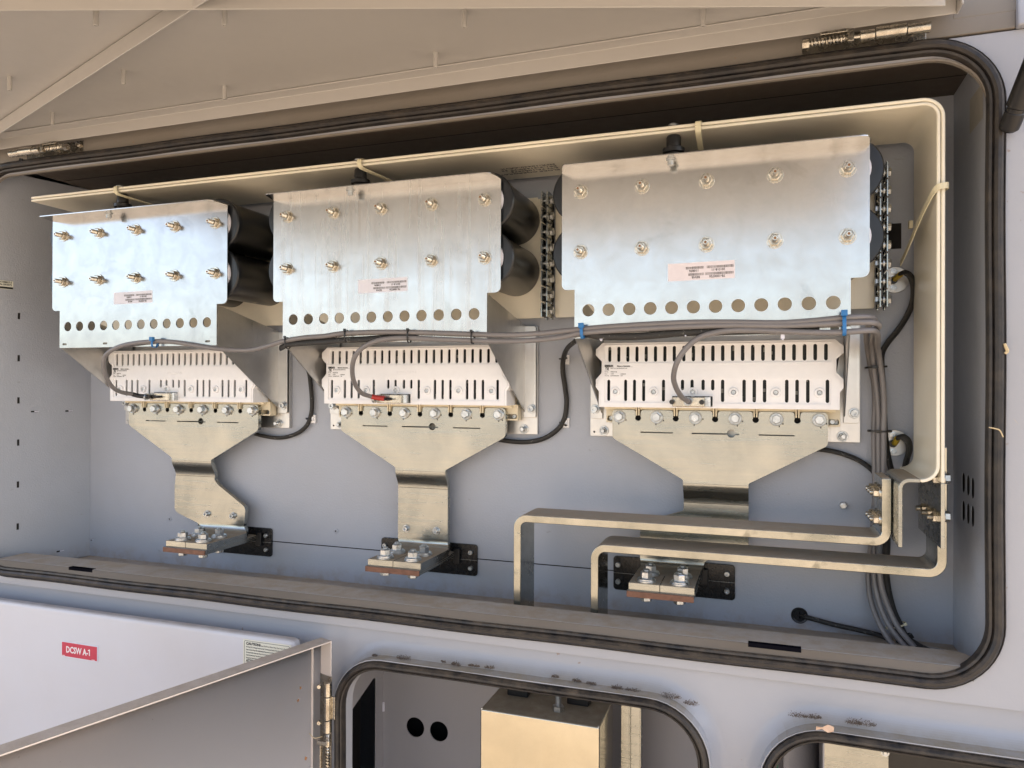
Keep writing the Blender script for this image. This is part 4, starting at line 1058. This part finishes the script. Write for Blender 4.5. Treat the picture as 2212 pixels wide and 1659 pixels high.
def print_on(cab_o, q, i0, i1, txt):
    """jacket print: small marks following the cable on its front side"""
    m = MB(); step = .0021; L = 0; s = 0; pts = q[i0:i1]
    rnd = random.Random(len(txt)); fw = Vector((0, -1, 0))
    for a, b in zip(pts, pts[1:]):
        d = (b-a); l = d.length
        while s < L+l:
            p = a+d*((s-L)/l); t = d.normalized(); up = t.cross(fw)
            if up.length < .05: s += step; continue
            up.normalize(); n_ = up.cross(t)*-1
            if n_.y > 0: n_ = -n_
            o = p+(n_*.82+up*.50)*(RC*1.02)
            if txt[int(s/step) % len(txt)] != ' ':
                h = .0022; w = .0014
                e = (up*.86-n_*.5).normalized()
                m.add([o-t*w/2-e*h/2, o+t*w/2-e*h/2, o+t*w/2-e*(h/2-.0004), o-t*w/2-e*(h/2-.0004)], [(0, 1, 2, 3)])
                m.add([o-t*w/2-e*h/2, o-t*(w/2-.0004)-e*h/2, o-t*(w/2-.0004)+e*h/2, o-t*w/2+e*h/2], [(0, 1, 2, 3)])
                if rnd.random() < .6: m.add([o-t*w/2+e*(h/2-.0004), o+t*w/2+e*(h/2-.0004), o+t*w/2+e*h/2, o-t*w/2+e*h/2], [(0, 1, 2, 3)])
            s += step
        L += l
    m.build('jacket_print', M_INKG, cab_o)
print_on(gC, qC, 2*8, 15*8, 'E119932 ALPHA WIRE 3466 22C 300V OR AWM 21694 105C 300V AWM PER 60C OIL  ')
print_on(gB, qB, 3*8, 8*8, 'ALPHA WIRE P/N 5610 2C 22 AWG  ')
print_on(gA, qA, 1*8+4, 3*8, 'ALPHA WIRE  ')
def sleeve(o, q, i0, i1, r, mat, name):
    m = MB(); m.tube(q[i0:i1], r, 16); m.build(name, mat, o)
sleeve(gA, qA, 0, 16, RC*1.12, M_BLACK, 'end_sleeve')
sleeve(gB, qB, 0, 16, RC*1.12, M_REDS, 'end_sleeve')
sleeve(gC, qC, 0, 6, RC*1.08, plain('blue_black_sleeve', (.02, .03, .08), .4), 'end_sleeve')
# plug hoods (parts of their cables)
def hood(o, dx, front):
    m = MB()
    x0, x1 = -.1475+dx, -.0955+dx
    m.box(x0, x1, 1.2440, 1.2720, -.0325, -.0160)
    m.build('plug_hood', M_STEEL, o, bev=.0015)
    m = MB(); m.box(x1, x1+.009, 1.2500, 1.2720, -.0325, -.0160); m.build('plug_shell', M_ZINC, o, bev=.0006)
    m = MB()
    if front: m.washer((-.1218+dx, 1.2440, -.0236), (0, -1, 0), .0045, .0072, .0045)
    else: m.washer((x0+.001, 1.238, -.0245), (-1, .0, 0), .0045, .0072, .0050)
    m.build('cable_collar', M_ZINC, o)
    m = MB()
    if front:
        for x in (x0+.000, x0+.048): m.cyl((x, 1.2445, -.0245), (0, -1, 0), .0040, .010, 14)
    else:
        m.cyl((x0+.018, 1.2405, -.0245), (1, 0, 0), .0028, .013, 12); m.cyl((x0+.031, 1.2405, -.0245), (1, 0, 0), .0010, .008, 8)
    m.build('thumb_screw', M_BLACK, o, bev=.0004)
hood(gA, -2*PITCH_U+.0025, False); hood(gB, -PITCH_U, False); hood(gC, 0, True)

# black braided harnesses
def harness(pts, label, r=.0056, flat=.55, up=None):
    return cable('braided_harness', pts, r, M_SLEEVE, label, 'cable sleeve', 'black braided harnesses', flat=flat, up=up)
harness([(606, 752, 1.160), (612, 749, 1.150), (622, 744, 1.1460), (655, 741, 1.1455), (700, 738, 1.1455), (737, 735, 1.1455), (785, 733, 1.1460), (840, 729, 1.1475), (900, 724, 1.1480)], 'black braided harness under the grey cable across the middle plate', up=(0, 0, 1))
harness([(1247, 728, 1.2), (1268, 722, 1.1465), (1300, 727, 1.1460), (1370, 727, 1.1455), (1440, 722, 1.1455), (1488, 718, 1.1460), (1560, 716, 1.1465), (1640, 714, 1.1470), (1770, 714, 1.1475)], 'black braided harness behind the grey cables on the right plate', up=(0, 0, 1))
harness([(1262, 715, 1.165), (1245, 735, 1.20), (1226, 752, 1.27), (1217, 775, 1.320), (1216, 803, 1.334), (1221, 838, 1.337), (1224, 870, 1.337), (1219, 905, 1.337), (1202, 930, 1.337), (1170, 949, 1.336), (1130, 955, 1.335), (1085, 951, 1.335), (1040, 940, 1.337)], 'black braided harness curving down the wall between the middle and right units', r=.0052, flat=.8)
harness([(648, 770, 1.32), (666, 800, 1.335), (671, 830, 1.337), (674, 870, 1.337), (672, 895, 1.337), (662, 920, 1.337), (640, 937, 1.337), (605, 946, 1.336), (565, 941, 1.335), (530, 930, 1.337)], 'black braided harness curving down the wall between the left and middle units', r=.0046, flat=.8)
harness([(1700, 966, 1.338), (1765, 970, 1.337), (1808, 977, 1.336), (1852, 993, 1.336), (1884, 1016, 1.337), (1905, 1050, 1.338)], 'black braided harness leaving the right busbar to the right', r=.0046, flat=.8)
harness([(*zC(1410, 115), 1.318), (*zC(1440, 108), 1.312), (*zC(1478, 135), 1.310), (*zC(1497, 200), 1.312), (*zC(1492, 290), 1.318), (*zC(1455, 385), 1.325), (*zC(1395, 480), 1.330), (*zC(1330, 560), 1.332), (*zC(1293, 630), 1.332), (*zC(1290, 720), 1.334), (*zC(1303, 900), 1.335), (*zC(1310, 1120), 1.335), (*zC(1330, 1290), 1.335), (*zC(1355, 1400), 1.335)], 'black braided harness looping from the upper round earth plate', r=.0062, flat=.55)
harness([(*zC(1395, 1178), 1.322), (*zC(1425, 1172), 1.316), (*zC(1460, 1200), 1.314), (*zC(1470, 1255), 1.318), (*zC(1455, 1310), 1.325), (*zC(1440, 1370), 1.33)], 'short black braided harness looping from the lower round earth plate', r=.0066, flat=.55)
# harnesses running down to the floor opening
for j, (d, r, lb) in enumerate(((0, .0050, 'black braided harness going down beside the grey cables to the floor opening'), (9, .0056, 'thicker black braided harness nearest the right wall, going into the floor opening'))):
    harness([(1913+d*.4, 1120, 1.332), (1911+d*.6, 1180, 1.330), (1907+d*.8, 1232, 1.328), (1910+d, 1275, 1.322), (1920+d, 1315, 1.314), (1933+d, 1345, 1.306), (1948+d, 1375, 1.302), (1975+d, 1395, 1.300), (2008+d, 1412, 1.295), (2035+d, 1435, 1.28)], lb, r=r, flat=.8)
cable('thin_cable', [(1730, 1331, 1.350), (1741, 1333, 1.335), (1760, 1338, 1.33), (1800, 1349, 1.328), (1850, 1360, 1.326), (1895, 1371, 1.325), (1920, 1380, 1.32)], .0040, M_SLEEVE, 'thin black cable from the wall grommet to the grey cables', 'cable')
p = P(1727, 1329, YW); m = MB(); m.lathe((p[0], YW, p[2]), (0, -1, 0), [(.0135, 0), (.0135, .002), (.0118, .0038), (.0100, .0030), (.0096, .0008)], 28)
for i in range(8):
    a = 2*pi*i/8; m.add([(p[0], YW-.0014, p[2]), (p[0]+.010*cos(a-.15), YW-.0018, p[2]+.010*sin(a-.15)), (p[0]+.010*cos(a+.15), YW-.0018, p[2]+.010*sin(a+.15))], [(0, 1, 2)])
tag(m.build('grommet', M_BLACK, None, at=p), 'round black rubber grommet low on the back wall', 'grommet')

# round earth plates with their studs and yellow sleeves
for (x, z, lb, up_) in ((.1992, .1771, 'upper round silvery earth plate with a yellow sleeved lug', 1), (.1989, -.0901, 'lower round silvery earth plate with a yellow sleeved lug', 0)):
    m = MB(); m.lathe((x, 1.3448, z), (0, -1, 0), [(.0215, 0), (.0215, .0018), (.0208, .0024)], 40)
    o = tag(m.build('earth_plate', M_ALU2, None, at=(x, 1.344, z)), lb, 'earth plate', 'round earth plates')
    for dz in (.0135, -.0140):
        m = MB(); m.lathe((x-.002, 1.3424, z+dz), (0, -1, 0), [(.0052, 0), (.0052, .003), (.0034, .0032), (.0034, .006), (.0018, .006), (.0016, .003)], 16); m.build('screw', M_ZINC, o)
    m = MB(); m.cyl((x-.003, 1.3424, z-.001), (0, -1, 0), .0062, .006, 16); m.build('terminal', M_BLACK, o)
    e = Vector(P(*zC(1412, 118), 1.316)) if up_ else Vector(P(*zC(1392, 1180), 1.322))
    s0 = Vector((x-.001, 1.335, z+(.001 if up_ else .000)))
    m = MB(); m.tube([s0, s0.lerp(e, .4)+Vector((0, -.003, 0)), e], .0046, 14); m.build('lug_sleeve', M_YEL, o)
m = MB(); p0 = P(1914, 482, YW-.001); m.box(.1885, .2087, YW-.0006, YW-.0001, .2282, .2699); m.build('wall_opening', M_DARK, cab)

# cable ties
def tie_loop(c, t, w, r1, r2, mat, name, label, group, head=True, hd=None, tail=0):
    """strap round a bundle: centre c, bundle direction t; r1 vertical, r2 in depth"""
    c = Vector(c); t = Vector(t).normalized(); u = Vector((0, -1, 0)); u = (u-t*u.dot(t)).normalized(); v = t.cross(u)
    m = MB(); k = 28; vs = []; fs = []; th = .0011
    for i in range(k):
        a = 2*pi*i/k; ca, sa = cos(a), sin(a)
        # super-ellipse hugging the bundle
        e = .8; x = math.copysign(abs(ca)**e, ca)*r2; y = math.copysign(abs(sa)**e, sa)*r1
        for (o_, s_) in ((0, -1), (0, 1), (th, 1), (th, -1)):
            q = c+u*(x*(1+o_/r2))+v*(y*(1+o_/r1))+t*(s_*w/2); vs.append(q)
    for i in range(k):
        j = (i+1) % k
        for q in range(4): fs.append((i*4+q, j*4+q, j*4+(q+1) % 4, i*4+(q+1) % 4))
    m.add(vs, fs)
    if head:
        h = c+u*(r2*.55)-v*(r1*.92) if hd is None else c+u*hd[0]+v*hd[1]
        sz = w*.8
        P8 = [h+t*a+u*b+v*d for d in (-sz, sz) for (a, b) in ((-sz, -sz*.5), (sz, -sz*.5), (sz, sz*1.1), (-sz, sz*1.1))]
        m.hexa(P8)
    o = m.build(name, mat, None, at=tuple(c), bev=.0003); return tag(o, label, 'cable tie', group)
def between(*qs):
    s = Vector((0, 0, 0))
    for q in qs: s += Vector(q)
    return s/len(qs)
GT = 'cable ties on the cable run'
tie_loop(P(334, 742, 1.1425), (1, 0, -.02), .0050, .0072, .0065, M_TIEB, 'cable_tie', 'blue cable tie on the lone grey cable over the left plate', GT, hd=(.006, -.0085))
tie_loop(P(1258, 716, 1.1415), (1, 0, .05), .0050, .0108, .0070, M_TIEB, 'cable_tie', 'blue cable tie at the left edge of the right plate', GT, hd=(.006, -.009))
tie_loop(P(1823, 702, 1.142), (1, 0, .02), .0052, .0145, .0075, M_TIEB, 'cable_tie', 'blue cable tie round all grey cables near the corner of the right plate', GT, hd=(.007, -.0165))
tie_loop(P(621, 741, 1.1445), (1, 0, .12), .0026, .0100, .0075, M_BLACK, 'cable_tie', 'black cable tie at the start of the braided harness, lower left of the middle plate', GT, hd=(.006, -.0105))
tie_loop(P(749, 726, 1.1435), (1, 0, .05), .0026, .0105, .0070, M_BLACK, 'cable_tie', 'black cable tie where the red sleeved cable joins, second along the middle plate', GT, hd=(.006, -.0108))
tie_loop(P(884, 726, 1.1430), (1, 0, 0), .0026, .0108, .0072, M_BLACK, 'cable_tie', 'black cable tie under the seventh and eighth plate holes of the middle plate', GT, hd=(.006, -.0110))
tie_loop(P(1021, 729, 1.1420), (1, 0, 0), .0026, .0100, .0062, M_BLACK, 'cable_tie', 'black cable tie at the lower right corner of the middle plate', GT, hd=(.006, -.0105))
tie_loop(P(1892, 793, 1.311), (.06, 0, -1), .0030, .0155, .0140, M_BLACK, 'cable_tie', 'black cable tie round the upright cables, just right of the right module', GT, hd=(.014, .004))
tie_loop(P(1900, 931, 1.315), (.0, 0, -1), .0030, .0170, .0150, M_BLACK, 'cable_tie', 'black cable tie round the upright cables, beside the lower earth plate', GT, hd=(.014, .004))
tie_loop(P(*zB(1437, 665), 1.336), (.1, 0, -1), .0024, .0068, .0062, M_BLACK, 'cable_tie', 'black cable tie high on the harness between middle and right units', GT)
tie_loop(P(*zB(1438, 1088), 1.337), (-.4, 0, -1), .0024, .0068, .0062, M_BLACK, 'cable_tie', 'black cable tie low on the harness between middle and right units', GT)
tie_loop(P(*zA(2003, 1058), 1.337), (-.3, 0, -1), .0024, .0062, .0056, M_BLACK, 'cable_tie', 'black cable tie on the harness between left and middle units', GT)
tie_loop(P(1935, 1351, 1.306), (.4, 0, -1), .0026, .0150, .0090, M_TIEW, 'cable_tie', 'pale cable tie on the harnesses above the floor opening', GT)
tie_loop(P(1952, 1378, 1.302), (.6, 0, -1), .0040, .0120, .0085, M_BLACK, 'cable_tie', 'black cable tie where the harnesses reach the floor opening', GT)
for (x, y, lb) in ((*zB(1686, 530), 'tiny white tie end under the harness, left on the right plate'), (*zC(20, 500), 'tiny white tie end under the harness, middle of the right plate'), (*zC(648, 523), 'tiny white tie end under the grey cables, right on the right plate')):
    m = MB(); p = P(x, y, 1.1475); m.box(p[0]-.0028, p[0]+.0028, 1.1440, 1.1495, p[2]-.003, p[2]+.005); m.box(p[0]-.0012, p[0]+.0012, 1.143, 1.1495, p[2]-.0052, p[2]-.003)
    tag(m.build('cable_tie', M_WHITE, None, at=p, bev=.0006), lb, 'cable tie', 'white tie ends on the right plate')
for (rx, ry, f, lb) in ((1453, 672, zB, 'small white adhesive tie mount high between middle and right units'), (1452, 1080, zB, 'small white adhesive tie mount low between middle and right units'), (2028, 1055, zA, 'small white adhesive tie mount between left and middle units')):
    p = P(*f(rx, ry), 1.343); m = MB(); m.box(p[0]-.006, p[0]+.008, 1.3395, 1.3445, p[2]-.009, p[2]+.009); m.box(p[0]-.003, p[0]+.005, 1.3365, 1.3395, p[2]-.005, p[2]+.005)
    tag(m.build('tie_mount', M_CREAM, None, at=p, bev=.0008), lb, 'tie mount', 'adhesive tie mounts')
# long nylon straps round the white sheets
def strap(pts, w, label, hv, side):
    m = MB(); q = spline(pts, 6); k = len(q); vs = []; fs = []; th = .0013
    sd_ = Vector(side)
    for i in range(k):
        T_ = (q[min(i+1, k-1)]-q[max(i-1, 0)]).normalized(); s_ = (sd_-T_*sd_.dot(T_)).normalized(); n_ = T_.cross(s_)
        for a, b in ((-1, -1), (1, -1), (1, 1), (-1, 1)): vs.append(q[i]+s_*(a*w/2)+n_*(b*th/2))
    for i in range(k-1):
        for j in range(4): fs.append((i*4+j, i*4+(j+1) % 4, i*4+4+(j+1) % 4, i*4+4+j))
    fs += [(0, 1, 2, 3), (4*k-4, 4*k-1, 4*k-2, 4*k-3)]; m.add(vs, fs)
    return tag(m.build('nylon_strap', M_TIEW, None, at=tuple(pts[0]), bev=.0003), label, 'cable tie', 'long nylon straps round the cream sheets')
for (x, drop, lb) in ((-1.2500, .060, 'long nylon strap round the cream sheets over the left bank'), (-.6850, .050, 'long nylon strap round the cream sheets over the middle bank'), (-.0985, .0, 'long nylon strap round the cream sheets over the right bank')):
    dxx = drop
    strap([(x+.004, 1.20, .4060), (x+.002, 1.165, .4058), (x, 1.1480, .4045), (x, 1.1455, .3990), (x, 1.1470, .3930), (x+dxx*.12, 1.152, .3870), (x+dxx*.5, 1.180, .3790), (x+dxx, 1.225, .3680)], .0085, lb, 0, (1, 0, 0))
strap([(.2350, 1.19, .2800), (.2362, 1.160, .2790), (.2355, 1.1475, .2785), (.2290, 1.1440, .2775), (.2215, 1.1460, .2755), (.2160, 1.158, .2660), (.2085, 1.195, .2420), (.2010, 1.250, .2080), (.1990, 1.290, .1950)], .0085, 'long nylon strap round the upright cream sheets at the right', 0, (0, 0, 1))
p = P(*((2688+1478/1.6458)/1.8228, (1455/1.6458)/1.8228), 1.30); m = MB(); m.box(p[0]-.003, p[0]+.003, 1.296, 1.306, p[2]-.006, p[2]+.006); tag(m.build('strap_head', M_TIEW, None, at=p, bev=.001), 'pale square head of the strap end near the right wall panel', 'strap head')

# ================================================================== BLACK PROP at the right, STRAW, DUST
m = MB(); a = Vector(P(2168, 268, 1.112)); b_ = Vector(P(2250, 60, 1.03)); d = (b_-a).normalized()
a2 = a+Vector((.008, 0, 0))
m.lathe(a2, d, [(.008, -.010), (.0115, -.006), (.0120, .000), (.0122, .016), (.0112, .017), (.0112, .022), (.0135, .024), (.0135, .30)], 26)
tag(m.build('lid_prop', M_BLACK, None, at=tuple(a2)), 'black dusty gas strut beside the upper right corner of the opening', 'strut')
for (pts, lb, r) in (([P(*((3988+10)/1.8228+0*0 if False else (z, w)), 1.133) for z, w in ((2180, 894), (2192, 908), (2209, 928))], 'longer pale straw stuck on the panel right of the seal', .0011),
                     ([P(z, w, 1.108) for z, w in ((2136, 923), (2150, 926), (2160, 930), (2167, 944))], 'pale straw lying across the right seal', .0009),
                     ([P(z, w, 1.118) for z, w in ((2170, 742), (2173, 750), (2176, 758), (2171, 764))], 'dry leaf crumb on the outer edge of the right seal', .0022),
                     ([Vector((hx-.030, hy-.010, -.597)), Vector((hx-.018, hy-.012, -.602)), Vector((hx-.004, hy-.010, -.598))], 'straw caught in the upright hinge of the small door', .0007)):
    m = MB(); q = spline(pts, 5); m.tube(q, [r*(1-.4*abs(i/len(q)-.5)) for i in range(len(q))], 6)
    tag(m.build('straw', M_STRAW, None, at=tuple(q[0])), lb, 'straw', 'bits of straw')
p = P((2932+635/2.0109)/1.8228, (2560+620/2.0109)/1.8228, 1.092); m = MB()
rl = random.Random(4); vs = []
for i in range(4):
    for j in range(3): vs.append((p[0]+(i-1.5)*.0075, 1.094-j*.003+rl.uniform(-.002, .002), p[2]+(j-1)*.0035+rl.uniform(-.003, .005)*(1 if i in (1, 2) else .4)))
m.add(vs, [(i*3+j, i*3+3+j, i*3+4+j, i*3+1+j) for i in range(3) for j in range(2)])
tag(m.build('dry_leaf', plain('pale_leaf', (.62, .46, .36), .7, nv=.25), None, at=p, smooth=False), 'pale curled leaf scrap on the lower right seal', 'leaf')
def zd1(rx, ry): return ((1300+rx/2.765)/1.8228, (2560+ry/2.765)/1.8228)
def zd2(rx, ry): return ((2932+rx/2.0109)/1.8228, (2560+ry/2.0109)/1.8228)
cl_ = [(zd1(485, 75), .009), (zd1(800, 105), .021), (zd1(1230, 140), .008), (zd1(1370, 172), .014), (zd1(1532, 186), .009), (zd1(1598, 192), .009), (zd1(1735, 205), .015),
       ((737.3+1388/3, 1106+1080/3), .011), ((737.3+1525/3, 1106+1105/3), .012), ((737.3+1620/3, 1106+1122/3), .013), ((737.3+1785/3, 1106+1150/3), .015), ((737.3+1885/3, 1106+1168/3), .018), ((737.3+2140/3, 1106+1205/3), .023),
       ((1474.7+50/3, 1106+1250/3), .018), (zd2(430, 532), .022), (zd2(556, 546), .016), (zd2(870, 592), .018), (zd2(955, 595), .024)]
rd = random.Random(11)
ord_ = ['first', 'second', 'third', 'fourth', 'fifth', 'sixth', 'seventh', 'eighth', 'ninth', 'tenth', 'eleventh', 'twelfth', 'thirteenth', 'fourteenth']
for i, ((x, y), w) in enumerate(cl_):
    c = Vector(P(x, y, 1.120)); c.z += .0022; m = MB()
    zl = (-.4855+.0155) if i < 14 else (-.4945+.0155)
    nb = max(3, int(w/.0045)); cs2 = [(c.x+(q_+.5)/nb*w-w/2, c.z+rd.uniform(-.0004, .0010), w*rd.uniform(.18, .34)*(1.25 if 0 < q_ < nb-1 else .8)) for q_ in range(nb)]
    for j in range(260):
        bx_, bz_, br = rd.choice(cs2); d3 = Vector((rd.gauss(0, 1), rd.gauss(0, 1), rd.gauss(0, 1))).normalized()*br*rd.random()**.4
        px_, py_, pz_ = bx_+d3.x*1.3, c.y+d3.y*.8, bz_+(d3.z if d3.z > 0 else d3.z*.45)*rd.uniform(.7, 1.15)
        s = rd.uniform(.0003, .0008); v0 = Vector((px_, py_, pz_)); dr = Vector((rd.uniform(-1, 1), rd.uniform(-1, 1), rd.uniform(-1, 1))).normalized()
        if j % 6 == 0: m.tube([v0, v0+dr*s*2.5+Vector((0, -.0003, .0003)), v0+dr*s*4], s*.2, 4)
        else:
            u_ = dr.orthogonal().normalized(); w2 = dr.cross(u_)
            m.add([v0+dr*s, v0-dr*s, v0+u_*s, v0-u_*s, v0+w2*s, v0-w2*s], [(0, 2, 4), (0, 4, 3), (0, 3, 5), (0, 5, 2), (1, 4, 2), (1, 3, 4), (1, 5, 3), (1, 2, 5)])
    if i < 14: lb = '%s tuft of brown dust from the left on the rim above the lower middle seal' % ord_[i]
    else: lb = '%s tuft of brown dust from the left on the rim above the lower right seal' % ord_[i-14]
    tag(m.build('dust_tuft', M_DUST, None, at=tuple(c), smooth=False), lb, 'dust tuft', 'dust tufts along the lower rims')

# ================================================================== CONTENTS OF THE LOWER COMPARTMENTS
YC = 1.215
p0, p1 = P(1037, 1530, YC), P(1295, 1573, YC); zt = (p0[2]+p1[2])/2
can = thing('capacitor_box', 'large polished steel box with a threaded stud on top in the lower compartment', 'steel box', ((p0[0]+p1[0])/2, YC, -1.2))
m = MB(); m.box(p0[0], p1[0], YC, YC+.115, -1.2, zt); m.build('body', M_CAN, can, bev=.003, seg=3)
m = MB(); xs = -.3455; m.hex((xs, YC+.040, zt), (0, 0, 1), .0105, .0095); m.stud((xs, YC+.040, zt+.0095), (0, 0, 1), .0056, .020, .0018); m.build('earth_stud', M_ZINC, can)
for x in (-.432, -.318):
    m = MB(); m.box(x-.020, x+.020, YC+.070, YC+.100, zt, zt+.020); m.build('terminal_block', M_BLACK, can, bev=.002)
for x in (p0[0]+.002, p1[0]-.002):
    m = MB(); m.lathe((x, YC+.003, zt-.001), (0, 0, 1), [(.0022, 0), (.0018, .002), (.0005, .0028)], 10); m.build('corner_weld', M_ZINC, can)
m = MB(); m.box(-.2480, -.2120, 1.330, 1.334, -1.2, -.50); m.box(-.2120, -.2095, 1.318, 1.334, -1.2, -.50); m.box(-.2330, -.2300, 1.326, 1.331, -1.2, -.50)
tag(m.build('steel_channel', M_TIN, None, at=(-.23, 1.33, -1.2), bev=.0008), 'upright tinned steel channel behind the polished box', 'channel')
m = MB(); m.box(.0935, .198, 1.392, 1.394, -1.2, -.47); a = tag(m.build('steel_plate', M_TIN, None, at=(.14, 1.393, -1.2), bev=.0006), 'flat tinned steel plate in the lower right compartment', 'plate')
m = MB(); pp = P(1912, 1626, 1.392); m.lathe((pp[0], 1.3918, pp[2]), (0, -1, 0), [(.0065, 0), (.0065, .0006), (.0046, .0008), (.0042, .0006), (.003, .0030)], 18); m.build('screw', M_ZINC, a)
m = MB(); m.box(.199, .60, 1.41, 1.43, -1.2, -.47); tag(m.build('dark_block', M_BLACK, None, at=(.3, 1.42, -1.2)), 'black block behind the tinned plate at the lower right edge', 'device')  # plain black block closing the right end of the compartment
for j, (x, r, mt, lb) in enumerate(((-.0225+.031, .004, M_BLACK, 'black wire at the left side of the lower right compartment'), (-.0150+.031, .0025, plain('green_wire', (.01, .09, .05), .4), 'green wire at the left side of the lower right compartment'))):
    m = MB(); m.tube([(x+.006, 1.26, -.50), (x+.003, 1.262, -.55), (x, 1.265, -.65), (x, 1.265, -.9)], r, 10); tag(m.build('wire', mt, None, at=(x, 1.26, -.6)), lb, 'wire', 'wires in the lower right compartment')
for x in (.020, .0525, .100):
    pp = (x, 1.383, -.535)
    m = MB(); m.lathe((x, 1.385 if x > .04 else 1.445, -.5280 if x < .09 else -.5265), (0, -1, 0), [(.0045, 0), (.0045, .002), (.0034, .004), (.0018, .004), (.0016, .002)], 14)
    m.build('screw', M_ZINC, cab)
